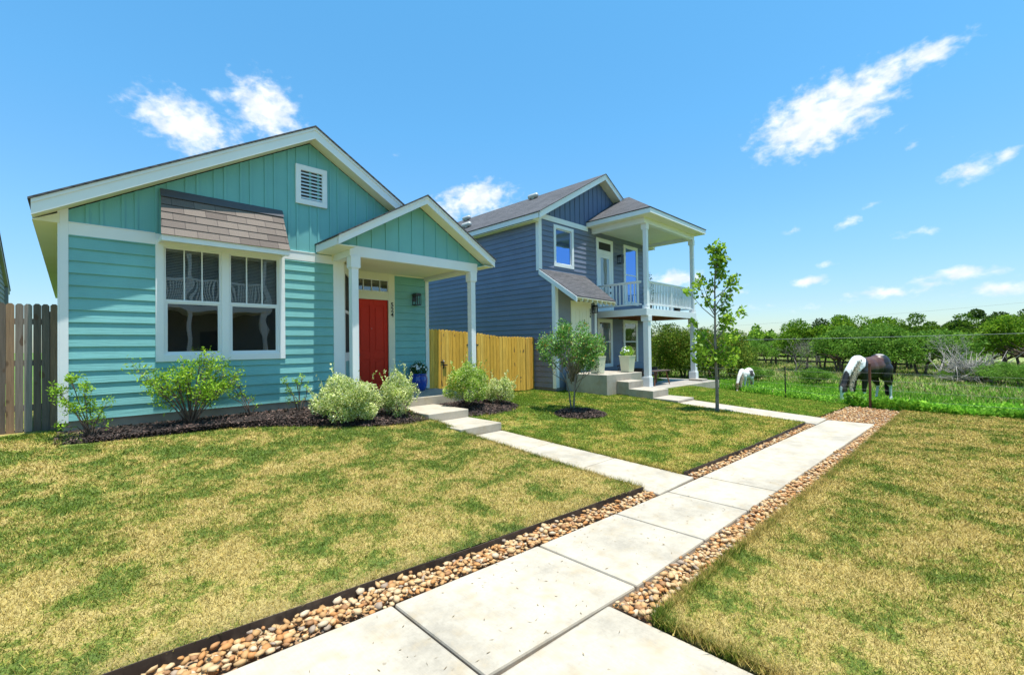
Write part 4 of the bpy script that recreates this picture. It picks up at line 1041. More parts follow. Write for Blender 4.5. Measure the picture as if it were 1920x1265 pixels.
while x < XE: FU.poly(mb, [(x-.02, 6.14), (x+.02, 6.14), (x+.02, tb(x+.02)), (x-.02, tb(x-.02))], .004, .022); x += .29
B2(mb, 'gable_boards', 'blueb')
mb = MB(); FU.poly(mb, [(XE-.05, 5.9), (XS+.05, 5.9), (R2X, tb(R2X))], -13.9, -13.8); B2(mb, 'rear_gable', 'blueb')
mb = MB()
FU.box(mb, XS, XS+.13, 4.22, 6.2, .0, .03); mb.box(XS-.026, XS, YU-.03, YU+.11, 4.22, 5.98)
FU.box(mb, XS+.13, 14.2, 5.99, 6.17, .0, .03)
FL.box(mb, XS, XS+.14, .30, 3.72, .0, .03); mb.box(XS-.026, XS, YL-.03, YL+.11, .28, 3.76)
FL.box(mb, 13.60, 13.72, .77, 3.36, .0, .03)
build_each(mb, 'trim_board', M['white'], blue, BB, bevel=.003)
mb = MB(); mb.box(XS+.02, XS+.1, YL, 24, -.2, .30); FL.box(mb, XS, 13.7, -.2, .3, -.1, -.02); B2(mb, 'foundation', 'foundation')
# roof
mb = MB(); y0, y1 = 9.75, 24.4
for s in (-1, 1):
    xe = R2X+s*3.90; ze = z2(xe); pts = [(R2X, y0-.02, R2Z), (xe, y0-.02, ze), (xe, y1, ze), (R2X, y1, R2Z)]; mb.prism(pts if s > 0 else pts[::-1], (0, 0, .028))
mr_ = B2(mb, 'roof_shingles', 'roofy')
mb = MB()
for s in (-1, 1):
    xe = R2X+s*3.87; ze = z2(xe)
    mb.prism([(R2X, y0, R2Z-.003), (xe, y0, ze-.003), (xe, y0, ze-.05), (R2X, y0, R2Z-.05)], (0, .08, 0))
    mb.prism([(R2X, y0+.015, R2Z-.05), (xe, y0+.015, ze-.05), (xe, y0+.015, ze-.21), (R2X, y0+.015, R2Z-.21)], (0, .03, 0))
    mb.box(min(xe, xe-s*.03), max(xe, xe-s*.03), y0+.08, y1, ze-.19, ze-.012)
build_each(mb, 'fascia_board', M['white'], blue, BB)
mb = MB()
for s in (-1, 1):
    xe = R2X+s*3.84; ze = z2(xe)
    mb.prism([(R2X, y0+.045, R2Z-.20), (xe, y0+.045, ze-.20), (xe, y0+.045, ze-.185), (R2X, y0+.045, R2Z-.185)], (0, .33, 0))
mb.box(11.11, XS, YU-.02, 24.2, 5.86, 5.875); mb.box(XE, 18.79, YU, 24.2, 5.86, 5.875); mb.box(11.11, XS-.03, YU-.03, YU-.01, 5.86, 6.03)
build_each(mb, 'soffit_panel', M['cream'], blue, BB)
for vx_, vy_ in ((14.38, 13.0), (14.38, 17.5), (12.08, 14.7)):     # roof vents on the left slope
    mb = MB(); c = Vector((vx_, vy_, z2(vx_)+.03)); sl = Vector((1, 0, S2)).normalized(); up_ = Vector((-S2, 0, 1)).normalized()
    mb.tube(c, c+up_*.07, .10, .10, 16)
    mb.pipe([c+up_*.10+Vector((0, -.27, 0)), c+up_*.11+Vector((0, -.22, 0)), c+up_*.11+Vector((0, .22, 0)), c+up_*.10+Vector((0, .27, 0))], [.05, .10, .10, .05], 12)
    B2(mb, 'roof_vent', 'metalvent', mr_, smooth=True).location = (0, 0, 0)
# upper front window
def simple_window(fr, u0, u1, z0, z1, cw, name='window', gm='glassblue', mid=None, casing='white', interior=True, par=None, n0=.0, hole=True):
    mb = MB(); ringf(fr, mb, u0, u1, z0, z1, cw, n0, n0+(.035 if hole else .055)); wq = B2(mb, name, casing, bevel=.003)
    mb = MB(); a, b, c_, d_ = u0+cw, u1-cw, z0+cw, z1-cw; nn = n0+(-.03 if hole else .032)
    ringf(fr, mb, a, b, c_, d_, .035, nn, nn+.02)
    if mid: fr.box(mb, a+.035, b-.035, mid-.022, mid+.022, nn, nn+.018)
    B2(mb, 'sash', 'vinyl', wq)
    g_ = MB(); g_.quad(fr.P(a, c_, nn+.006), fr.P(b, c_, nn+.006), fr.P(b, d_, nn+.006), fr.P(a, d_, nn+.006)); B2(g_, 'pane', gm, wq)
    if hole: room(fr, 'interior', a, b, c_, d_, wq, BB, .5)
    else:
        k_ = MB(); fr.box(k_, a, b, c_, d_, .0, nn-.002); B2(k_, 'interior', 'dark', wq)
    return wq
simple_window(FU, 12.17, 13.30, 4.45, 5.92, .115)
simple_window(FU, 16.70, 17.84, 3.35, 5.87, .11, mid=4.62, hole=False)
simple_window(FU, 14.72, 15.76, .80, 2.70, .11, gm='glass', mid=1.8, hole=False)
simple_window(FU, 16.58, 17.74, .80, 2.70, .11, gm='glass', mid=1.8, hole=False)
# balcony door with transom
mb = MB(); FU.box(mb, 14.73, 14.87, 2.97, 5.87, .0, .05); FU.box(mb, 15.72, 15.88, 2.97, 5.87, .0, .05); FU.box(mb, 14.87, 15.72, 5.72, 5.87, .0, .05); FU.box(mb, 14.87, 15.72, 5.24, 5.42, .0, .05)
dw = B2(mb, 'door_casing', 'white', bevel=.003)
g_ = MB(); FU.box(g_, 14.87, 15.72, 5.42, 5.72, .004, .032); B2(g_, 'transom_pane', 'dark', dw)
mb = MB(); ringf(FU, mb, 14.87, 15.72, 2.97, 5.24, .13, .004, .042, .13, .30); bd = B2(mb, 'balcony_door', 'white', bevel=.003)
g_ = MB(); g_.quad(FU.P(15.0, 3.27, .036), FU.P(15.59, 3.27, .036), FU.P(15.59, 5.11, .036), FU.P(15.0, 5.11, .036)); B2(g_, 'pane', 'glass', bd)
g_ = MB(); FU.box(g_, 15.0, 15.59, 3.27, 5.11, .004, .029); B2(g_, 'blind', 'blind', bd)
g_ = MB(); FU.box(g_, 15.62, 15.67, 3.95, 4.10, .042, .08); FU.box(g_, 15.62, 15.67, 3.72, 3.80, .042, .08); B2(g_, 'door_handle', 'black', bd)
wall_lamp(FU, 16.30, 5.15, blue, BB, 1.15)
# lower entry bump-out
mb = MB(); FL.poly(mb, [(XS+.14, .3), (13.60, .3), (13.60, 3.6), (XS+.14, 3.6)], -.03, .002); mb.box(13.60, 13.66, YL, YU, .3, 3.6); B2(mb, 'entry_wall', 'greyblue')
mb = MB(); FL.box(mb, 12.22, 12.34, .78, 3.05, .0, .03); FL.box(mb, 13.20, 13.37, .78, 3.05, .0, .03); FL.box(mb, 12.22, 13.37, 3.05, 3.20, .0, .032); ed = B2(mb, 'entry_casing', 'creamdoor', bevel=.003)
mb = MB(); FL.box(mb, 12.34, 13.20, .80, 3.05, .003, .012)
for a, b in ((12.34, 12.44), (12.72, 12.82), (13.10, 13.20)): FL.box(mb, a, b, .80, 3.05, .012, .022)
for a, b in ((12.44, 12.72), (12.82, 13.10)):
    for c_, d_ in ((.80, .96), (1.60, 1.76), (2.90, 3.05)): FL.box(mb, a, b, c_, d_, .012, .022)
    FL.box(mb, a+.05, b-.05, 1.82, 2.84, .012, .018)
B2(mb, 'entry_door', 'creamdoor', bevel=.003)
wall_lamp(FL, 13.50, 2.93, blue, BB, .9)
for ch, z in zip('528', (2.88, 2.765, 2.65)): text(ch, (13.31, YL-.037, z), .13, M['black'], blue, BB)
# shed roof over the entry
A_ = (XS-.02, YU-.02, 4.25); B_ = (13.97, YU-.02, 4.25); C_ = (14.0, 8.80, 3.20); D_ = (XS-.03, 8.53, 3.20)
mb = MB(); mb.prism([A_, D_, C_, B_], (0, 0, .03)); B2(mb, 'entry_roof_shingles', 'roofx')
mb = MB(); mb.prism([A_, D_, (D_[0], D_[1], D_[2]-.17), (A_[0], A_[1], A_[2]-.17)], (-.03, 0, 0)); B2(mb, 'entry_roof_rake', 'white')
mb = MB(); dn = lambda p, d: (p[0], p[1], p[2]-d)
mb.prism([dn(A_, .03), dn(D_, .03), dn(C_, .03), dn(B_, .03)], (0, 0, .02)); 
for i in range(9):
    t_ = i/8; a = Vector(D_).lerp(Vector(C_), t_)+Vector((0, .02, -.03)); a.x += .03*(1-2*t_); b = Vector((a.x, YL, 3.20+(YL-a.y)*.66))
    mb.prism([tuple(a), tuple(b), (b.x, b.y, b.z-.13), (a.x, a.y+.05, a.z-.11), (a.x, a.y, a.z-.08)], (.042, 0, 0))
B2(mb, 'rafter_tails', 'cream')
# balcony
YC = 7.85; X0, X1 = 14.45, 18.56
mb = MB(); mb.box(X0+.02, X1-.02, YC+.03, YU-.02, 2.88, 2.945); B2(mb, 'balcony_floor', 'white')
mb = MB(); mb.box(X0, X1, YC, YC+.04, 2.70, 2.945); mb.box(X0, X0+.04, YC+.04, YU-.01, 2.70, 2.945); mb.box(X1-.04, X1, YC+.04, YU-.01, 2.70, 2.945); build_each(mb, 'balcony_fascia', M['white'], blue, BB, bevel=.003)
mb = MB()
for i in range(10): xj = X0+.06+i*.44; mb.box(xj, xj+.04, YC+.05, YU-.02, 2.72, 2.872)
mb.box(X0+.05, X1-.05, YC+.05, YU-.02, 2.872, 2.878); B2(mb, 'deck_joists', 'deckwood')
rl = MB(); rl.box(X0+.25, X1-.2, YC+.05, YC+.13, 3.90, 3.94); rl.box(X0+.25, X1-.2, YC+.07, YC+.11, 3.86, 3.90); rl.box(X0+.25, X1-.2, YC+.065, YC+.115, 3.08, 3.13)
rl.box((X0+X1)/2-.04, (X0+X1)/2+.04, YC+.05, YC+.13, 2.945, 3.93)
rf_ = B2(rl, 'front_railing', 'white', bevel=.003)
bm_ = MB(); bm_.box(-.018, .018, -.018, .018, 0, .73)
proto = bm_.build('baluster', M['white'])
def bal(par, x, y, first=[True]):
    o = proto if first[0] else proto.copy()
    if not first[0]: C.objects.link(o)
    first[0] = False; o.parent = par; o.location = (x-BB[0], y-BB[1], 3.13-BB[2])
xb = X0+.36
while xb < X1-.25:
    if abs(xb-(X0+X1)/2) > .07: bal(rf_, xb, YC+.09)
    xb += .125
rl = MB(); rl.box(X0+.05, X0+.13, YC+.25, YU-.02, 3.90, 3.94); rl.box(X0+.07, X0+.11, YC+.25, YU-.02, 3.86, 3.90); rl.box(X0+.065, X0+.115, YC+.25, YU-.02, 3.08, 3.13)
rs_ = B2(rl, 'side_railing', 'white', bevel=.003); yb = YC+.36
while yb < YU-.1: bal(rs_, X0+.09, yb); yb += .15
rl = MB(); rl.box(X1-.13, X1-.05, YC+.25, YU-.02, 3.90, 3.94); rl.box(X1-.11, X1-.07, YC+.25, YU-.02, 3.08, 3.13)
rs2 = B2(rl, 'side_railing', 'white'); yb = YC+.36
while yb < YU-.1: bal(rs2, X1-.09, yb); yb += .15
for cx in (X0+.225, X1-.045):
    mb = MB(); h_ = .097; mb.box(cx-h_, cx+h_, YC+.02, YC+.215, .18, 2.50); mb.box(cx-h_-.03, cx+h_+.03, YC-.01, YC+.28, 2.50, 2.70); mb.box(cx-h_-.03, cx+h_+.03, YC-.01, YC+.28, .18, .52); mb.box(cx-h_-.018, cx+h_+.018, YC+.002, YC+.268, .52, .55)
    B2(mb, 'lower_column', 'white', bevel=.004)
    mb = MB(); h_ = .070; mb.box(cx-h_, cx+h_, YC+.05, YC+.19, 2.945, 5.75); mb.box(cx-h_-.02, cx+h_+.02, YC+.03, YC+.24, 5.75, 5.95); mb.box(cx-h_-.02, cx+h_+.02, YC+.03, YC+.24, 2.945, 3.07)
    B2(mb, 'upper_column', 'white', bevel=.004)
mb = MB(); mb.box(X0, X1, YC+.03, YC+.20, 5.95, 6.27); mb.box(X0, X0+.17, YC+.20, YU-.01, 5.95, 6.27); mb.box(X1-.17, X1, YC+.20, YU-.01, 5.95, 6.27); build_each(mb, 'balcony_beam', M['white'], blue, BB, bevel=.003)
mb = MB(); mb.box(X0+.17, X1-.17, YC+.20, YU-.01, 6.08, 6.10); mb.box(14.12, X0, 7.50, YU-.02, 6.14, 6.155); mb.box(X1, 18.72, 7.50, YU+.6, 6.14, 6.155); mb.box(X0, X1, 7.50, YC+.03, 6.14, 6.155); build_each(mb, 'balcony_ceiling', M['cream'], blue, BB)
ex0, ex1, ey, ez = 14.09, 18.75, 7.45, 6.315; hx = (ex0+ex1)/2; hz = ez+.58*(hx-ex0); hy = ey+(hx-ex0)*.93
mb = MB()
def rp(p): mb.prism(p, (0, 0, .028))
rp([(ex0, ey, ez), (hx, hy, hz), (hx, 11.5, hz), (ex0, YU-.01, ez)][::-1]); rp([(ex1, ey, ez), (ex1, 11.2, ez), (hx, 11.5, hz), (hx, hy, hz)][::-1]); build_each(mb, 'balcony_roof_shingles', M['roofy'], blue, BB)
mb = MB(); rp([(ex0, ey, ez), (ex1, ey, ez), (hx, hy, hz)]); B2(mb, 'balcony_roof_hip', 'roofx')
mb = MB(); mb.box(ex0+.02, ex1-.02, ey+.02, ey+.05, ez-.16, ez-.003); mb.box(ex0+.02, ex0+.05, ey+.05, YU-.02, ez-.16, ez-.003); mb.box(ex1-.05, ex1-.02, ey+.05, 11, ez-.16, ez-.003); build_each(mb, 'balcony_roof_fascia', M['white'], blue, BB)

# landing, steps and patio of the blue house
off = Vector((13, 8, .1)); bs = empty('entry_steps', off, label='stained concrete landing and three steps climbing to the cream door of the blue house', cat='steps')
o = slab('landing', [([(11.62, 7.83), (13.52, 7.74), (13.52, 9.44), (11.66, 9.44)], [.77]*4)], 0, .75, M['dirtyconc'], bevel=.012); reparent(o, bs, off)
for (xa, xb, xc, xd, ya, yb, z_) in ((12.02, 12.88, 12.92, 12.10, 7.33, 7.80, .56), (11.80, 12.72, 12.92, 12.00, 6.42, 7.325, .36), (11.62, 12.60, 12.75, 11.80, 5.60, 6.415, .17)):
    o = slab('step', [([(xa, ya), (xb, ya), (xd if False else xc, yb), (xd, yb)], [z_]*4)], 0, .4, M['dirtyconc'], bevel=.012); reparent(o, bs, off)
o = slab('patio', [([(13.6, 7.62), (18.9, 7.42), (18.9, 10.1), (13.6, 10.1)], [.175]*4)], 0, .3, M['porchconc'], kind='structure')
o = slab('patio_edge', [([(13.0, 7.56), (18.95, 7.36), (18.95, 7.42), (13.0, 7.62)], [.18]*4)], 0, .3, M['concrete'], kind='structure')
mb = MB(); mb.box(18.10, 18.62, 7.70, 8.25, .16, .245); o = mb.build('column_footing', M['dirtyconc'], bevel=.01); tag(o, 'low concrete footing under the far lower column of the blue house', 'footing')
sq = [(.13, 0), (.15, .02), (.19, .50), (.205, .55)]
potted('tall_planter', (13.22, 8.10, .77), sq, M['planter'], 'tall tapered cream planter of white flowers at the right edge of the landing', 'planter', .18, .30, 700, 26, seed=8, square=True, group='tapered planters on the landing')
potted('tall_planter', (11.98, 8.42, .77), sq, M['planter'], 'tall tapered cream planter half hidden behind the small tree in mulch', 'planter', .18, .26, 700, 12, seed=9, square=True, group='tapered planters on the landing')
# patio furniture
def arc_chair(name, loc, rz, label, cat):
    root = empty(name, loc, rz, label=label, cat=cat); mb = MB()
    for a in range(-5, 6):
        t_ = a/5*1.25; x, y = .30*math.sin(t_), .30*math.cos(t_)
        mb.pipe([(x*.8, y*.8, .40), (x, y+.03, .62), (x*1.1, y*1.12+.04, .82-abs(a)*.022)], .012, 6)
    mb.pipe([(.33*math.sin(a/8*1.3), .335*math.cos(a/8*1.3)+.04, .83-abs(a)*.014) for a in range(-8, 9)], .022, 8)
    mb.build('backrest', M['wicker'], root, smooth=True)
    mb = MB(); mb.lathe([(.0, .36), (.29, .36), (.31, .39), (.29, .42), (0, .42)], (0, 0, 0), 20, False); mb.build('seat', M['wicker'], root)
    for sx in (-1, 1):
        for sy in (-1, 1): mb = MB(); mb.tube((sx*.2, sy*.2, .37), (sx*.27, sy*.27, 0), .02, .015, 8); mb.build('leg', M['wicker'], root)
    return root
arc_chair('wicker_chair', (14.75, 9.2, .18), R(150), 'brown wicker chair with a curved back on the patio behind the planter', 'chair')
sf = empty('patio_bench', (16.0, 9.1, .18), label='low patio bench with grey blue cushions behind the near lower column', cat='bench')
mb = MB(); mb.box(-.6, .6, -.3, .3, .28, .34)
for a in (-.58, .53): mb.box(a, a+.05, -.3, .3, .34, .60)
mb.build('frame', M['wicker'], sf, bevel=.01)
mb = MB(); mb.box(-.53, .53, -.28, .26, .345, .47); mb.build('seat_cushion', M['cushion'], sf, bevel=.03); mb = MB(); mb.box(-.53, .53, .16, .30, .475, .82); mb.build('back_cushion', M['cushion'], sf, bevel=.03)
for a in (-.55, .5):
    for b in (-.28, .24): mb = MB(); mb.box(a, a+.05, b, b+.05, 0, .28); mb.build('leg', M['wicker'], sf)
tb_ = empty('patio_table', (15.55, 8.35, .18), label='narrow brown patio table with splayed legs right of the near lower column', cat='table')
mb = MB(); mb.box(-.62, .62, -.3, .3, .50, .535); mb.build('table_top', M['wicker'], tb_, bevel=.006)
for a in (-1, 1):
    for b in (-1, 1): mb = MB(); mb.tube((a*.42, b*.2, .5), (a*.56, b*.27, 0), .028, .018, 8); mb.build('leg', M['deckwood'], tb_)
# balcony plants
potted('balcony_plant', (14.95, 8.25, 2.95), [(.11, 0), (.15, .28), (.165, .30), (.14, .30)], M['dark'], 'leafy plant in a dark pot on the balcony behind the near upper column', 'potted plant', .16, 1.05, 700, 0, seed=11)
potted('balcony_plant', (17.3, 8.3, 2.95), [(.11, 0), (.15, .26), (.165, .28), (.14, .28)], M['dark'], 'small leafy plant in a dark pot behind the front balcony railing', 'potted plant', .15, .55, 400, 0, seed=12)

# ================================================================== NEIGHBOUR + OPPOSITE HOUSES
NB = (-5, 20, .5)
nb = empty('grey_house', NB, label='grey green lap sided neighbour house with a taupe rake, behind the grey fence', cat='house')
FN = Fr(-1.86, 12, 0, 1)     # +x facing wall, u = y-12
rk = lambda y: 5.76-.42*(y-23.1)
mb = MB(); FN.lap(mb, 0, 14.3, .5, 7.2, lim=lambda z: (max(0, 19-(7.22-z)/.42-12), max(0, min(14.3, 23.1+(5.6-z)/.42-12)))); mb.build('side_siding', M['greysid'], nb, NB)
mb = MB(); Fr(-9, 12, 1, 0).lap(mb, 0, 7.14, .5, 4.5); mb.build('front_siding', M['greysid'], nb, NB)
mb = MB(); mb.prism([(-1.86, 19, rk(19)), (-1.86, 26.9, rk(26.9)), (-1.86, 26.9, rk(26.9)-.17), (-1.86, 19, rk(19)-.17)], (.10, 0, 0)); mb.box(-1.86, -1.76, 26.2, 26.4, .5, 4.2); mb.build('rake_trim', M['taupe'], nb, NB)
mb = MB(); mb.prism([(-9, 19, rk(19)), (-9, 26.95, rk(26.95)), (-1.74, 26.95, rk(26.95)), (-1.74, 19, rk(19))], (0, 0, .05)); mb.prism([(-9, 19, rk(19)), (-1.74, 19, rk(19)), (-1.74, 11.5, rk(19)-3.15), (-9, 11.5, rk(19)-3.15)], (0, 0, .05)); mb.build('roof', M['roofy'], nb, NB)

OBs = (4, -7, 0)
oh = empty('opposite_house', OBs, label='white two storey house with a railed balcony, seen reflected in the teal house windows', cat='house')
def B3(mb, name, mt, **k): return mb.build(name, M[mt], oh, OBs, **k)
FO = Fr(9, -7, -1, 0)
mb = MB(); FO.lap(mb, 0, 9.5, .2, 6.4); B3(mb, 'front_siding', 'greysid')
mb = MB(); mb.box(-.5, 9, -12, -7.05, .1, 6.4); B3(mb, 'house_body', 'greysid')
mb = MB(); mb.prism([(-1, -7-.9, 6.4), (9.5, -7-.9, 6.4), (9.5, -12.5, 8.2), (-1, -12.5, 8.2)], (0, 0, .06)); mb.box(-1, 9.5, -8, -4.0, 6.38, 6.5); B3(mb, 'roof', 'roofx')
mb = MB(); mb.box(.5, 6.5, -7, -4.3, 3.35, 3.6); mb.box(.5, 6.5, -4.38, -4.3, 4.55, 4.65); mb.box(.5, 6.5, -4.36, -4.32, 3.7, 3.76)
for i in range(60): mb.box(.55+i*.1, .59+i*.1, -4.36, -4.32, 3.6, 4.56)
B3(mb, 'balcony', 'white')
for x in (.6, 3.4, 6.3): mb = MB(); mb.box(x, x+.2, -4.55, -4.35, .1, 3.35); mb.box(x, x+.16, -4.53, -4.37, 3.6, 6.4); B3(mb, 'column', 'white')
for a, b in ((1.2, 2.2), (4.4, 5.4)):
    for z in (.9, 4.0): mb = MB(); FO.box(mb, 9-b, 9-a, z, z+1.6, .02, .05); B3(mb, 'window', 'dark')

# ================================================================== MULCH BEDS
def mulch(name, outline, label, n, mound=.06, kind='structure'):
    """outline polygon in xy; raised bed sheet + bark chips"""
    O = np.array(outline, float); c = O.mean(0); rings = 7; V = []; F = []
    m_ = len(O); 
    for i in range(rings+1):
        t_ = i/rings
        for j, p in enumerate(O):
            q = c+(p-c)*t_; z = float(hT(q[0], q[1]))+mound*(1-t_**3)+(.012*mn.noise(Vector((q[0]*6, q[1]*6, 3))) if i < rings else -.03); V.append((q[0], q[1], z))
    for i in range(rings):
        for j in range(m_): F.append((i*m_+j, i*m_+(j+1) % m_, (i+1)*m_+(j+1) % m_, (i+1)*m_+j))
    o = npmesh(name, V, F, M['mulch'], smooth=True); o['kind'] = kind
    # chips
    T = rng.random(n)**.5; J = rng.integers(0, m_, n); S = rng.random(n)
    E = O[J]*(1-S[:, None])+O[(J+1) % m_]*S[:, None]; Q = c+(E-c)*(T*1.02)[:, None]
    z = hT(Q[:, 0], Q[:, 1])+mound*(1-np.minimum(T, 1)**3)+rng.uniform(.0, .022, n)
    a = rng.uniform(0, 2*np.pi, n); L = rng.uniform(.012, .038, n); W = rng.uniform(.003, .008, n); tl = rng.normal(0, .4, n)
    d = np.stack([np.cos(a), np.sin(a), tl], 1)*L[:, None]; s = np.stack([-np.sin(a), np.cos(a), rng.normal(0, .5, n)], 1)*W[:, None]
    P = np.stack([Q[:, 0], Q[:, 1], z], 1); V = np.stack([P-d-s, P+d-s, P+d+s, P-d+s], 1).reshape(-1, 3)
    o2 = npmesh('mulch_chips', V, np.arange(4*n).reshape(-1, 4), M['chips']); tag(o2, label, 'mulch', kind='stuff')
mt, t, b, o_ = newmat('bark_chips'); g_ = nd(t, 'ShaderNodeNewGeometry')
t.links.new(ramp(t, g_.outputs['Random Per Island'], [(0, (.014, .010, .008)), (.55, (.04, .026, .02)), (.8, (.085, .05, .038)), (1, (.22, .14, .11))]), b.inputs['Base Color']); b.inputs['Roughness'].default_value = .9; M['chips'] = mt
rng = np.random.default_rng(77)
mulch('mulch_bed', [(-.1, 9.12), (-.14, 8.50), (.2, 8.40), (.9, 8.36), (1.7, 8.34), (2.4, 8.1), (2.9, 7.85), (3.4, 7.55), (3.9, 7.33), (4.4, 7.25), (4.86, 7.30), (4.88, 8.0), (4.88, 8.62), (3.65, 8.64), (3.62, 9.12), (1.8, 9.12)], 'dark bark mulch along the front of the teal house', 15000)
mulch('mulch_bed', [(5.9, 8.6), (5.9, 7.9), (5.92, 7.35), (6.5, 7.25), (7.2, 7.35), (7.75, 7.75), (7.9, 8.3), (7.5, 8.8), (7.05, 9.1), (7.05, 8.6)], 'dark bark mulch right of the porch steps', 5000)
ang = np.linspace(0, 2*np.pi, 22, endpoint=False)
mulch('mulch_ring', [(8.32+.62*math.cos(a)*(1+.05*math.sin(3*a)), 6.32+.55*math.sin(a)) for a in ang], 'round ring of dark bark mulch under the small multi stemmed tree', 4200, .08)

# ================================================================== SHRUBS
shrub('variegated_shrub', (3.56, 7.86, .38), (.58, .48, .80), 19000, .040, M['leafvar'], 'large dense cream and green variegated shrub left of the porch steps', seed=21, shoots=60, group='variegated shrubs by the porch steps')
shrub('variegated_shrub', (4.50, 7.75, .37), (.32, .30, .78), 7500, .040, M['leafvar'], 'narrower variegated shrub with upright shoots directly left of the porch steps', seed=22, shoots=55, group='variegated shrubs by the porch steps', stems=14)
shrub('variegated_shrub', (6.30, 7.95, .40), (.50, .46, .86), 16000, .040, M['leafvarg'], 'large green topped variegated shrub right of the porch steps', seed=23, shoots=60, group='variegated shrubs by the porch steps')
shrub('variegated_shrub', (7.35, 8.00, .33), (.36, .34, .60), 7500, .040, M['leafvar'], 'small pale variegated shrub in front of the yellow fence', seed=24, shoots=50, group='variegated shrubs by the porch steps', stems=16)

def twiggy(name, loc, label, branches, n, size, mt, seed, rad=.10, cat='shrub'):
    """open shrub: explicit branch tips with leaf tufts"""
    global rng
    rng = np.random.default_rng(seed); root = empty(name, loc, label=label, cat=cat); mb = MB(); Ps = []
    for (x, y, z, k) in branches:
        t_ = np.array([x, y, z]); md = t_*.5+np.array([rng.normal(0, .03), rng.normal(0, .03), .06]); p0 = np.array([rng.uniform(-.03, .03), rng.uniform(-.03, .03), -.05])
        mb.pipe([p0, p0*.5+md*.5, md, md*.5+t_*.5, t_], [.010, .008, .006, .004, .0025], 6)
        for j in range(int(4+k*3)):
            q = md+(t_-md)*rng.uniform(.2, 1.15)+rng.normal(0, rad*.5, 3); mb.pipe([md+(t_-md)*rng.uniform(0, .8), q], [.004, .002], 4)
            Ps.append(ball(int(n*k/6), q, rad*rng.uniform(.5, 1.0)))
        Ps.append(ball(int(n*k), t_, rad*1.1))
    mb.build('stem', M['bark'], root, smooth=True)
    P = np.concatenate(Ps); V, F = leaves(P, size, .36, .7); npmesh('foliage', V, F, mt, root); return root
twiggy('thin_shrub', (.20, 8.72, .52), 'thin leaning shrub with lime tufts at the left corner of the teal house',
       [(-.34, 0, .66, 1.0), (-.20, .05, .80, 1.1), (-.30, -.05, .50, .8), (-.08, .0, .66, 1.1), (-.16, -.1, .42, .7), (-.02, .05, .42, .9), (-.30, -.1, .17, .3), (.17, 0, .44, .5), (.10, .05, .25, .3), (.03, -.05, .24, .4), (.16, .02, .14, .15)], 90, .045, M['leaflime'], 31, .075)
_r = random.Random(5)
br_ = [(_r.uniform(-.12, .48), _r.uniform(-.3, .2), _r.uniform(.42, .98), 1.0) for i in range(17)]
br_ += [(_r.uniform(-.50, -.18), _r.uniform(-.25, .1), _r.uniform(.55, .86), .9) for i in range(7)]
br_ += [(-.70, 0, .92, .35), (-.60, 0, .84, .6), (-.52, -.1, .74, .8), (-.38, -.05, .40, .7), (.22, 0, 1.10, .6), (.15, 0, 1.0, .9), (.30, 0, .90, .9), (.62, 0, .62, .5), (.68, 0, .74, .4), (.5, .05, .52, .5)]
twiggy('leafy_shrub', (1.35, 8.70, .54), 'big open leafy green shrub in front of the twin window', br_, 56, .056, M['leaflime'], 32, .12)
twiggy('thin_shrub', (2.22, 8.78, .54), 'sparse thin shrub leaning left below the right half of the twin window', [(-.30, 0, .50, .8), (-.22, 0, .66, .6), (-.12, .05, .40, .5), (.03, 0, .30, .3), (-.30, -.05, .36, .3), (.10, 0, .18, .2)], 60, .042, M['leaflime'], 33, .06)
twiggy('thin_shrub', (3.02, 8.75, .50), 'thin shrub with bare stems between the twin window and the variegated shrub', [(-.26, 0, .62, .9), (-.20, 0, .45, .6), (-.06, 0, .60, .7), (.06, .02, .66, .6), (.14, 0, .50, .5), (-.20, 0, .28, .4), (.10, 0, .28, .2)], 60, .042, M['leaflime'], 34, .06)

# ================================================================== YARD TREES
rng = np.random.default_rng(41)
t1 = empty('crape_myrtle', (8.42, 6.62, .13), label='small multi stemmed tree standing in the ring of dark mulch', cat='tree')
segs = []; tips = []
for a, l in ((.3, 1.0), (2.4, 1.05), (4.4, 1.0)):
    d = np.array([math.cos(a)*.20, math.sin(a)*.20, 1]); b0 = np.array([math.cos(a)*.035, math.sin(a)*.035, -.08])
    grow(b0, d, l, .024, 3, segs, tips, .07, .0, 3, .80, .55)
tips = np.array(tips); tips = tips[tips[:, 2] > 1.0]
# keep the crown inside an egg about 1.5 m wide and 1.5 m high
c_ = np.array([0, 0, 1.58]); q = (tips-c_)/np.array([.70, .70, .72]); tips = c_+q/np.maximum(1, np.linalg.norm(q, axis=1))[:, None]*np.array([.70, .70, .72])
lum = [ball(1, c_, (.60, .60, .62), .2)[0] for _ in range(52)]
P = np.concatenate([tips[rng.integers(0, len(tips), 5200)]+rng.normal(0, .055, (5200, 3))]+[ball(120, l, rng.uniform(.09, .19)) for l in lum]); P = P[P[:, 2] > .90]
for l in lum: segs.append(([np.array([0, 0, .75])+rng.normal(0, .05, 3), (np.array([0, 0, .8])+l)/2+rng.normal(0, .04, 3), l], [.010, .006, .002]))
segmesh([s for s in segs if s[0][-1][2] < 2.4 and np.hypot(s[0][-1][0], s[0][-1][1]) < .8]).build('trunk', M['barkgrey'], t1, smooth=True)
V, F = leaves(P, .050, .52, .3, c_, jitter=1.2); npmesh('crown', V, F, M['leafmyrtle'], t1)

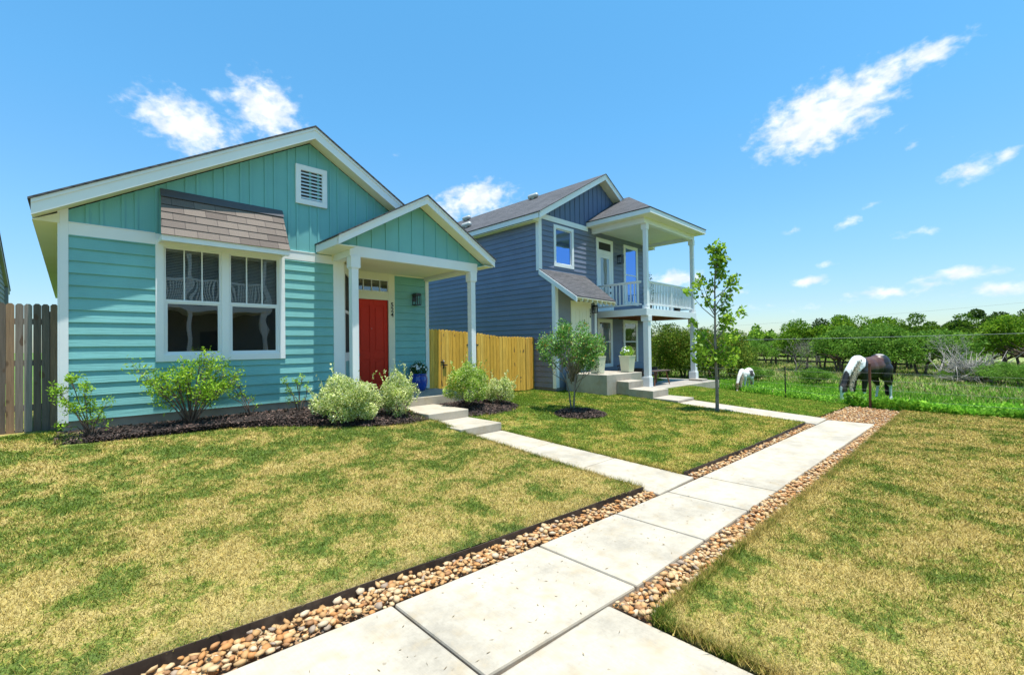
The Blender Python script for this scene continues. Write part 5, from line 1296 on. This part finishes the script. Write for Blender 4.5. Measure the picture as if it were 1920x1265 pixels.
rng = np.random.default_rng(52)
t2 = empty('slender_young_tree', (11.05, 4.35, .07), label='tall slender young tree with sparse leaves in front of the blue house walkway', cat='tree')
mb = MB(); mb.pipe([(0, 0, -.1), (0, 0, .06), (.01, 0, .5), (.0, .02, 1.6), (-.02, .0, 2.4), (.01, .01, 3.1), (.06, -.03, 3.9)], [.07, .042, .036, .030, .022, .014, .005], 10)
P = []; rv = np.array([.716, -.698, 0]); dv = np.array([.698, .716, 0])
for (z0, s, z1, dp, k) in ((1.0, -.42, 1.25, .1, 1.2), (1.0, .30, 1.2, -.2, 1.2), (1.1, -.5, 1.55, -.1, 1.1), (1.2, .5, 1.42, .1, 1.2), (1.25, -.15, 1.5, .3, 1.2), (1.3, .2, 1.7, -.3, 1.2), (1.2, 0, 1.3, 0, 1.5), (1.3, -.3, 1.8, .2, 1.2),
    (1.5, -.52, 2.12, 0, .6), (1.5, .45, 1.85, .1, 1.0), (1.7, .40, 2.15, .2, .9), (1.7, .2, 2.2, -.2, 1), (1.9, .62, 2.38, 0, .7), (2.0, .3, 2.45, .1, .9), (2.2, -.58, 2.85, .1, .6), (2.25, -.42, 2.98, -.1, .8), (2.3, -.30, 3.18, .1, .7), (2.4, -.2, 2.6, -.1, .4), (2.3, .35, 2.75, .1, .8),
    (2.4, .46, 2.95, 0, .7), (2.5, .3, 3.1, -.1, .8), (2.7, .48, 3.2, 0, .5), (2.8, -.05, 3.05, .1, .6), (2.9, .15, 3.3, .0, .9), (3.1, .10, 3.5, .1, 1.0), (3.2, .05, 3.65, -.1, 1.1), (3.4, .16, 3.80, 0, 1.0), (3.4, -.04, 3.85, 0, 1.0), (3.5, .10, 3.98, 0, .9), (3.3, .22, 3.6, 0, .7)):
    b0 = np.array([0, 0, z0]); e = rv*s+dv*dp+np.array([0, 0, z1]); md = (b0+e)/2+[0, 0, -.05]; mb.pipe([b0, md, e], [.012, .008, .003], 6)
    P.append(ball(int(44*k), e, .14*min(1.1, k+.2))); P.append(b0+(e-b0)*rng.uniform(.35, 1, (int(22*k), 1))+rng.normal(0, .05, (int(22*k), 3)))
mb.build('trunk', M['barkgrey'], t2, smooth=True)
V, F = leaves(np.concatenate(P), .105, .66, .1, jitter=1.); npmesh('crown', V, F, M['leaftree'], t2)

# ================================================================== FIELD
def zfield(x, y): return hT(x, y)
inF = lambda x, y: (x > xF(y)+.15) & (((x-18.2)/2.0)**2+((y-2.6)/1.6)**2 > 1) & (y > -9) & ~((x < 21) & (y > 9.5))
blades('field_grass', 150000, (14, 62, -9, 30), inF, fieldb, h=(.08, .24), wd=.008, dens=19, label='tall green and tan grass of the field beyond the wire fence', lean=.6)
M['weedblade'] = leafmat('bright_weed_blades', [(0, (.08, .24, .015)), (.5, (.18, .42, .03)), (1, (.36, .56, .06))], .4, .6, .7)
inW = lambda x, y: (x > xF(y)+.05) & (x < xF(y)+np.where(y < 1.5, 7, 9)+1.2*np.sin(y*1.7)) & (y > -4.5) & (y < 12) & ((((x-17.6)/2.2)**2+((y-2.5)/1.3)**2 > 1))
blades('field_weeds', 16000, (15, 20.5, .8, 4.4), lambda x, y: (x > xF(y)+.05) & (((x-17.6)/2.3)**2+((y-2.5)/1.4)**2 < 1), M['weedblade'], h=(.03, .09), wd=.008, dens=22, label='short cropped green grass around the pinto horse', lean=.9)
blades('field_weeds', 60000, (14, 26, -4.5, 12), inW, M['weedblade'], h=(.08, .24), wd=.009, dens=22, label='bright green weeds just beyond the wire fence, around the grazing horses', lean=.7)
# leafy vines along the fence right of the rusty post
rng = np.random.default_rng(61)
n = 34000; y = rng.uniform(-4.2, 2.6, n); x = xF(y)+rng.uniform(.0, 1, n)**1.6*3.2; hh = .26*np.exp(-((x-xF(y)-.5)/1.3)**2)*(0.7+.5*np.sin(y*2.1+x)*np.sin(x*3))+.06
P = np.stack([x, y, hT(x, y)+hh*rng.random(n)**.6], 1); V, F = leaves(P, .062, .8, .9); o = npmesh('vine_ground_cover', V, F, M['leafweed']); tag(o, 'low glossy green vines in the field right of the rusty post', 'ground cover', kind='stuff')
n = 7000; y = rng.uniform(3.0, 6.5, n); x = xF(y)+rng.uniform(.0, 1, n)*2.2; P = np.stack([x, y, hT(x, y)+rng.uniform(.0, .28, n)*rng.random(n)], 1)
V, F = leaves(P, .06, .7, .9); o = npmesh('vine_ground_cover', V, F, M['leafweed']); tag(o, 'patchy green leafy weeds along the wire fence by the horse head', 'ground cover', kind='stuff')

# wire fence
wf = empty('wire_fence', (14.68, 1.93, 0), label='wire fence with a rusty corner post and thin black stakes between lawn and field', cat='fence')
wo_ = (14.68, 1.93, 0); posts = [(14.68, 1.93, -.02, 1.10), (17.0, 4.45, -.15, 1.05), (20.2, 7.85, -.30, 1.05), (23.6, 11.5, -.35, 1.05)]
mb = MB(); mb.tube((14.68, 1.93, -.3), (14.68, 1.93, 1.10), .030, .030, 14); mb.lathe([(.0, .0), (.034, .0), (.032, .02), (0, .03)], (14.68, 1.93, 1.10), 14, False); o = mb.build('corner_post', M['brownsteel'], wf, wo_, smooth=False); o['label'] = 'rusty brown pipe post'
for (x, y, z, h) in posts[1:]:
    mb = MB(); mb.box(x-.02, x+.02, y-.004, y+.004, z-.3, z+h); mb.box(x-.004, x+.004, y, y+.03, z-.3, z+h)
    mb.build('stake', M['black'], wf, wo_)
mt_w = paint('galvanised_wire', (.30, .29, .27), .5, .1)
ends = [(13.9, -7.5, -.05, 1.2)]+posts
for k in (.25, .47, .70, .90):
    mb = MB()
    for a, b in zip(ends[:-1], ends[1:]):
        pa = Vector((a[0], a[1], a[2]+k)); pb = Vector((b[0], b[1], b[2]+k)); mid = (pa+pb)/2-Vector((0, 0, .02)); mb.pipe([pa, mid, pb], .0024, 5)
    mb.build('wire', mt_w, wf, wo_)

# far rail fence
ff = empty('rail_fence', (44, 10, -.45), label='dark wooden rail fence far across the field behind the horses', cat='fence')
mb = MB(); mp_ = MB(); pts = [(52, 22), (50, 17.5), (48.2, 13.5), (46.4, 9.8), (45, 6.5), (43.5, 3.4)]
for (a, b) in zip(pts[:-1], pts[1:]):
    L = math.hypot(b[0]-a[0], b[1]-a[1]); fr = Fr(a[0], a[1], b[0]-a[0], b[1]-a[1])
    for z in (.35, .75, 1.1): fr.box(mb, 0, L, -.46+z, -.46+z+.15, .0, .05)
    for u in (0, L/2): fr.box(mp_, u, u+.16, -.7, .85, -.1, .0)
build_each(mb, 'rail', M['farwood'], ff, (44, 10, -.45)); build_each(mp_, 'post', M['farwood'], ff, (44, 10, -.45))

# ---- background trees
def bgtree(name, seed, H, Rr, nl, size, mt, trunks=2, low=.22, lumps=34, tr=.10):
    """prototype pieces (crown mesh, trunk mesh) for a broad field tree"""
    global rng
    rng = np.random.default_rng(seed); L = []
    for i in range(lumps):
        th = rng.uniform(0, 2*np.pi); ph = math.acos(rng.uniform(-.6, 1)); k = rng.uniform(.45, .98)
        z = H*(low+(1-low)*.5)+H*(1-low)*.5*k*math.cos(ph); L.append((np.array([Rr*k*math.sin(ph)*math.cos(th), Rr*k*math.sin(ph)*math.sin(th), z]), rng.uniform(.16, .34)))
    P = np.concatenate([ball(int(nl/lumps), c, (Rr*s*1.05, Rr*s*1.05, Rr*s*.95), .25) for c, s in L])
    V, F = leaves(P, size, .6, .4, np.array([0, 0, H*.45]), jitter=1.0)
    mb = MB()
    for k in range(trunks):
        a = k*2*math.pi/trunks+rng.uniform(0, 1); b0 = np.array([.15*math.cos(a), .15*math.sin(a), -.3]); m0 = b0+[.25*math.cos(a), .25*math.sin(a), H*.35]
        mb.pipe([b0, (b0+m0)/2+rng.normal(0, .04, 3), m0], [tr, tr*.8, tr*.62], 8)
        for j in range(5):
            c = L[rng.integers(lumps)][0]; mb.pipe([m0, (m0+c)/2+rng.normal(0, .15, 3), c], [tr*.5, tr*.32, tr*.1], 6)
    return V, F, mb
M_ = M
protos = {}
def proto_obj(key, *a, mt=None, bark='bark', **k):
    V, F, mb = bgtree(key, *a, mt, **k)
    oc = npmesh('crown', V, F, mt); ot = mb.build('trunk', M[bark], smooth=True)
    protos[key] = [oc.data, ot.data]
    for o in (oc, ot): bpy.data.objects.remove(o)
proto_obj('a', 101, 4.2, 2.6, 15000, .15, mt=M['leaffar'])
proto_obj('b', 102, 4.2, 2.3, 15000, .15, mt=M['leaffar2'], lumps=40)
proto_obj('c', 103, 4.2, 2.9, 13000, .15, mt=M['leafpale'], trunks=3)
proto_obj('d', 104, 4.2, 2.5, 15000, .15, mt=M['leaffar'], lumps=26, low=.30)
proto_obj('f', 106, 4.2, 2.1, 15000, .14, mt=M['leafdark'], lumps=24, low=.22)
proto_obj('g', 107, 4.2, 2.6, 12000, .13, mt=M['leaffar'], lumps=22, low=.34, trunks=3)
proto_obj('e', 105, 3.0, 2.2, 26000, .085, mt=M['leafcedar'], low=.02, lumps=46, trunks=3)
def at(px, depth):     # a spot seen along a photo column at a given distance
    r_ = (px-960)/848.2; return (fw.x+rt.x*r_)*depth, (fw.y+rt.y*r_)*depth
def put(name, key, x, y, s, sz, rz, label, cat='tree', group='trees across the field'):
    z = float(hT(x, y)); root = empty(name, (x, y, z), R(rz), label=label, cat=cat, group=group); root.scale = (s, s, sz)
    for nm, me in zip(('crown', 'trunk'), protos[key]):
        o = bpy.data.objects.new(nm, me); C.objects.link(o); o.parent = root
    return root
TR = [('a', 1360, 42, 1.0, 0.67, 'first low green tree right of the slender young tree, far behind the pony'), ('c', 1402, 40, .95, 0.62, 'pale green low tree in the gap behind the pony'),
 ('f', 1440, 44, 1.0, 0.64, 'low dark green tree left of the leafless grey tree'), ('d', 1512, 33, .92, 0.82, 'upright green tree directly right of the leafless grey tree'),
 ('f', 1542, 36, .9, 0.93, 'dark green tree with a pointed top, second right of the leafless grey tree'), ('c', 1572, 31, .85, 0.71, 'lighter green tree left of the horse withers'),
 ('a', 1606, 34, 1.05, 0.95, 'round green tree above the horse neck'), ('g', 1645, 36, 1.05, 0.78, 'green tree rising above the horse back'),
 ('c', 1672, 29, .9, 0.72, 'yellow green tree just right of the horse rump'), ('b', 1705, 34, 1.0, 0.90, 'tall dark green tree left of the bare topped tree'),
 ('c', 1728, 27.5, .92, 0.61, 'spreading yellow green tree with two dark trunks right of the horse'), ('f', 1775, 36, 1.1, 0.86, 'green tree behind the bare topped tree'),
 ('b', 1828, 33, 1.1, 0.88, 'big dark green tree behind the brush pile'), ('f', 1880, 32, 1.15, 1.04, 'tallest dark green tree near the right end of the treeline'),
 ('g', 1925, 27, 1.1, 0.86, 'green tree at the right edge of the picture'), ('d', 1872, 30, .9, 0.68, 'mid green tree above the right end of the brush pile'),
 ('d', 1480, 46, 1.0, 0.67, 'small distant green tree seen through the leafless grey tree'), ('a', 1320, 40, 1.0, 0.66, 'distant green tree behind the slender young tree')]
for i, (k, px, dp, s, sz, lb) in enumerate(TR):
    x, y = at(px, dp); put('field_tree', k, x, y, s, sz, 53*i, lb)
for i, (px, dp, s, sz, lb) in enumerate(((1243, 26, .95, 1.12, 'large dark cedar bush seen between the lower porch columns of the blue house'), (1285, 25, .85, 1.04, 'dark cedar bush left of the far lower porch column'), (1335, 26, .95, 1.02, 'dark cedar bush behind the slender young tree trunk'), (1372, 27.5, .62, .80, 'small dark cedar bush right of the slender young tree'))):
    x, y = at(px, dp); put('cedar_bush', 'e', x, y, s, sz, 77*i, lb, 'bush', 'cedar bushes beside the blue house')
# a far wood closing the horizon
rng = np.random.default_rng(88); n = 80000
px_ = rng.uniform(1180, 2150, n); dp_ = rng.uniform(52, 95, n); r_ = (px_-960)/848.2; X_ = (fw.x+rt.x*r_)*dp_; Y_ = (fw.y+rt.y*r_)*dp_
top = 2.2+.9*np.sin(px_*.023)+.9*np.sin(px_*.071+1)+.5*np.sin(px_*.17); Zz = -.4+np.maximum(.2, top)*rng.random(n)**.7
V, F = leaves(np.stack([X_, Y_, Zz], 1), .36, .7, .4); o = npmesh('distant_wood', V, F, M['leaffar']); tag(o, 'far green wood closing the horizon behind the field', 'woodland', kind='stuff')

# leafless trees
def bare(name, loc, H, seed, label, mt, lv=4, lean=(0, 0), thin=1.0, n0=3):
    global rng
    rng = np.random.default_rng(seed); root = empty(name, loc, label=label, cat='dead tree'); segs = []; tips = []
    for k in range(n0):
        a = rng.uniform(0, 6.28); grow([0, 0, -.2], [math.cos(a)*.3+lean[0], math.sin(a)*.3+lean[1], 1], H*.45, .085*thin, lv, segs, tips, .22, .03, 2, .7, .62)
    segmesh([s for s in segs[-9000:]], 5).build('branches', mt, root, smooth=True); return root
x, y = at(1487, 31); bare('bare_tree', (x, y, float(hT(x, y))), 2.7, 7, 'leafless grey tree left of the upright green tree, above the far rail fence', M['barkgrey'], 4, n0=3, thin=.5)
x, y = at(1768, 24); bare('bare_tree', (x, y, float(hT(x, y))), 3.1, 12, 'tall bare topped dead tree left of the brush pile', M['deadwood'], 4, n0=2, thin=.75)
rng = np.random.default_rng(9); x, y = at(1824, 22.5); bp_ = empty('brush_pile', (x, y, float(hT(x, y))), label='heap of bleached dead branches below the trees right of the horse', cat='brush pile'); mb = MB()
for i in range(210):
    a = np.array([rng.normal(0, .30), rng.normal(0, .30), abs(rng.normal(0, .15))]); th = rng.uniform(0, 2*np.pi); tl = rng.uniform(.15, 1.25); L = rng.uniform(.8, 2.0)
    d = np.array([math.cos(th)*math.cos(tl), math.sin(th)*math.cos(tl), math.sin(tl)]); m1 = a+d*L*.5+rng.normal(0, .10, 3); b = a+d*L+np.array([0, 0, -.35*L*rng.random()])+rng.normal(0, .15, 3); b[2] = max(.02, b[2]); m1[2] = max(.05, m1[2]); mb.pipe([a, m1, b], [.026, .017, .006], 5)
    for k in range(3): q = m1+(b-m1)*rng.random(); mb.pipe([q, q+rng.normal(0, .22, 3)], [.008, .003], 4)
mb.build('dead_branches', M['deadwood'], bp_, smooth=True)
# field shrubs
for i, (px, dp, s, sz, lb) in enumerate(((1395, 27, .34, .20, 'low yellow green bush in the field right above the pony'), (1418, 24, .28, .20, 'low bright bush between the pony and the middle stake'), (1530, 22, .30, .20, 'yellow green bush left of the horse head'),
     (1875, 21.5, .40, .24, 'leafy bright green bush right of the brush pile'), (1915, 20, .40, .24, 'leafy green bush at the right edge below the treeline'), (1795, 23, .26, .16, 'small green bush left of the brush pile foot'))):
    x, y = at(px, dp); put('field_bush', 'c', x, y, s, sz, 40*i, lb, 'bush', 'bushes in the field')

# overhead wires
def wire(label, a, b, sag, r):
    mb = MB(); a = Vector(a); b = Vector(b); pts = [a.lerp(b, i/24)-Vector((0, 0, sag*4*(i/24)*(1-i/24))) for i in range(25)]
    mb.pipe(pts, r, 5); o = mb.build('overhead_wire', mt_w); tag(o, label, 'wire')
x0_, y0_ = at(1345, 26); x1_, y1_ = at(2300, 21); wire('thin pale overhead wire crossing low in front of the treeline', (x0_, y0_, 1.85), (x1_, y1_, 2.15), .08, .011)
x0_, y0_ = at(1150, 60); x1_, y1_ = at(2300, 48); wire('faint higher overhead wire above the treeline at the right', (x0_, y0_, 3.2), (x1_, y1_, 7.4), .5, .010)

# ================================================================== HORSES
def horse(name, loc, heading, s, label, coatfn, seed, graze=True, shaggy=False):
    root = empty(name, loc, math.atan2(heading[1], heading[0]), label=label, cat='horse'); root.scale = (s, s, s)
    mb = MB()
    def cap(a, b, ra, rb, fy=1.0):     # tapered capsule
        a = Vector(a); b = Vector(b); n = 7
        for i in range(n+1):
            t_ = i/n; c = a.lerp(b, t_); r = ra+(rb-ra)*t_; ell(c, (r, r*fy, r))
    def ell(c, r):
        k = len(mb.v); nu, nv = 16, 9
        for i in range(nv+1):
            ph = math.pi*i/nv
            for j in range(nu):
                th = 2*math.pi*j/nu; mb.v.append((c[0]+r[0]*math.sin(ph)*math.cos(th), c[1]+r[1]*math.sin(ph)*math.sin(th), c[2]+r[2]*math.cos(ph)))
        for i in range(nv):
            for j in range(nu): mb.f.append((k+i*nu+j, k+(i+1)*nu+j, k+(i+1)*nu+(j+1) % nu, k+i*nu+(j+1) % nu))
    ell((.34, 0, 1.03), (.30, .23, .33)); ell((.05, 0, 1.02), (.42, .27, .30)); ell((-.25, 0, 1.04), (.38, .27, .30)); ell((-.52, 0, 1.12), (.30, .26, .29)); ell((.36, 0, 1.25), (.20, .09, .13)); ell((.50, 0, .98), (.17, .19, .24)); ell((-.62, 0, 1.02), (.20, .22, .26))
    cap((.42, 0, 1.16), (.72, 0, .92), .22, .165, .72); cap((.72, 0, .92), (.93, 0, .60), .165, .12, .75); cap((.52, 0, 1.0), (.78, 0, .78), .20, .14, .7)
    cap((.93, 0, .60), (1.0, 0, .50), .115, .105, .8)
    ell((1.0, 0, .42), (.115, .085, .15)); cap((1.0, 0, .42), (1.06, 0, .10), .10, .058, .85); ell((1.07, 0, .07), (.062, .055, .06)); ell((1.05, 0, .03), (.045, .045, .03))
    for sy in (-1, 1):
        mb.tube((.95, sy*.06, .55), (.90, sy*.10, .70), .035, .008, 8)
        cap((.36, sy*.12, .92), (.34, sy*.15, .70), .14, .095); cap((.34, sy*.15, .70), (.37, sy*.14, .42), .085, .052); ell((.37, sy*.14, .41), (.058, .052, .065)); cap((.37, sy*.14, .40), (.36, sy*.14, .15), .040, .034); ell((.36, sy*.14, .14), (.048, .042, .045)); cap((.36, sy*.14, .13), (.40, sy*.14, .06), .038, .045); mb.tube((.405, sy*.14, .0), (.395, sy*.14, .08), .062, .048, 12)
        hx_ = -.10 if sy > 0 else .06
        cap((-.55, sy*.13, .98), (-.50, sy*.15, .78), .19, .14); cap((-.50, sy*.15, .76), (-.68+hx_*.5, sy*.14, .52), .12, .06); ell((-.70+hx_*.5, sy*.14, .50), (.065, .048, .07)); cap((-.70+hx_*.5, sy*.14, .49), (-.66+hx_, sy*.14, .17), .042, .034); ell((-.66+hx_, sy*.14, .15), (.048, .042, .045)); cap((-.66+hx_, sy*.14, .14), (-.62+hx_, sy*.14, .06), .038, .045); mb.tube((-.615+hx_, sy*.14, .0), (-.625+hx_, sy*.14, .08), .060, .048, 12)
    o = mb.build('tmpbody', M['dark']); rm = o.modifiers.new('r', 'REMESH'); rm.mode = 'VOXEL'; rm.voxel_size = .018; sm = o.modifiers.new('s', 'SMOOTH'); sm.iterations = 5; sm.factor = .5
    bpy.context.view_layer.update(); me = bpy.data.meshes.new_from_object(o.evaluated_get(bpy.context.evaluated_depsgraph_get())); bpy.data.objects.remove(o)
    me.polygons.foreach_set('use_smooth', [True]*len(me.polygons)); at_ = me.color_attributes.new('coat', 'FLOAT_COLOR', 'POINT')
    cols = np.empty((len(me.vertices), 4), np.float32)
    for i, v in enumerate(me.vertices):
        p = v.co; nz = Vector((mn.noise(p*5), mn.noise(p*5+Vector((9, 0, 0))), mn.noise(p*5+Vector((0, 9, 0)))))*.05; cols[i, :3] = coatfn(p+nz, p); cols[i, 3] = 1
    at_.data.foreach_set('color', cols.ravel()); me.materials.clear(); me.materials.append(attrmat(name+'_coat', 'coat', .42))
    b = bpy.data.objects.new('body', me); C.objects.link(b); b.parent = root
    rg = np.random.default_rng(seed)
    mb = MB(); L = .22 if not shaggy else .42
    crest = [(.40, 1.36), (.55, 1.30), (.70, 1.13), (.82, .97), (.92, .80), (.98, .66), (.96, .58)]
    for i in range(520 if not shaggy else 800):
        u = rg.uniform(0, 5.9); k = int(u); f_ = u-k; cx = crest[k][0]*(1-f_)+crest[k+1][0]*f_; cz = crest[k][1]*(1-f_)+crest[k+1][1]*f_; sd = 1 if rg.random() < .8 else -1
        p0 = np.array([cx, sd*.02, cz-.02]); l_ = L*rg.uniform(.5, 1.1); p1 = p0+[-.03+rg.normal(0, .02), sd*(.10+rg.uniform(0, .03)), -l_*.42]; p2 = p0+[-.06+rg.normal(0, .03), sd*(.135+rg.uniform(0, .04)), -l_]
        wv = np.array([.010, 0, .004]); mb.quad(tuple(p0-wv), tuple(p0+wv), tuple(p1+wv), tuple(p1-wv)); mb.quad(tuple(p1-wv), tuple(p1+wv), tuple(p2+wv*.3), tuple(p2-wv*.3))
    mane = mb.build('mane', paint(name+'_mane', (.66, .58, .42) if not shaggy else (.60, .50, .34), .7, .15), root)
    mb = MB()
    for i in range(260):
        a = rg.uniform(-1, 1, 2)*.03; p0 = np.array([-.80, a[0], 1.16+a[1]]); p1 = p0+[-.10, a[0]*1.5, -.12]; p2 = p0+[-.09+rg.normal(0, .03), a[0]*2+rg.normal(0, .02), -.5]; p3 = p0+[-.05+rg.normal(0, .03), rg.normal(0, .03), -rg.uniform(.7, .98)]; wv = np.array([.004, .006, 0])
        for q0, q1 in ((p0, p1), (p1, p2), (p2, p3)): mb.quad(tuple(q0-wv), tuple(q0+wv), tuple(q1+wv), tuple(q1-wv))
    mb.build('tail', paint(name+'_tail', (.035, .022, .016) if not shaggy else (.55, .48, .36), .7, .2), root)
    mb = MB()
    for sy in (-1, 1): mb.lathe([(.0, -.012), (.012, -.006), (.012, .006), (0, .012)], (1.03, sy*.078, .40), 10, False)
    mb.build('eyes', M['black'], root); return root
W_, K_, Br_ = (.78, .78, .75), (.016, .012, .010), (.085, .030, .014)
def pinto(q, p):
    x, y, z = q
    if z < .36 and x > .1: return W_ if z > .07 else (.25, .2, .16)
    if z < .50 and x < -.1: return W_ if z > .07 else (.25, .2, .16)
    if x > .90 and z < .62:                         # head: grey-brown with a white blaze
        if p.x > 1.09 and z > .12 and abs(p.y) < .03: return W_
        return (.05, .036, .03) if z > .1 else K_
    if .40 < x < .90 and z > 1.13-1.1*(x-.42): return W_   # crest side of the neck
    if .28 < x < .60 and z > 1.62-1.15*x-.12*y and z > .88: return W_
    if x < -.70 and z > .55 and x < -.74: return W_
    if z > 1.385 and x < -.2: return (.35, .3, .27)
    if -.38 < x < .25 and z > 1.0-.15*x: return Br_
    return K_
def ponyc(q, p):
    x, y, z = q
    if -.5 < x < -.1 and .9 < z < 1.25: return (.06, .04, .035)
    if x > .9 and z < .55 and p.z > .12: return (.45, .28, .16)
    return (.80, .76, .68)
horse('pinto_horse', (18.2, 2.45, float(hT(18.2, 2.45))), (-.91, .41), 1.12, 'brown, black and white pinto horse grazing behind the rusty post', pinto, 3)
horse('pony', (19.8, 6.65, float(hT(19.8, 6.65))), (-.985, .10), .66, 'small cream white shaggy pony grazing beyond the middle stake', ponyc, 4, shaggy=True)
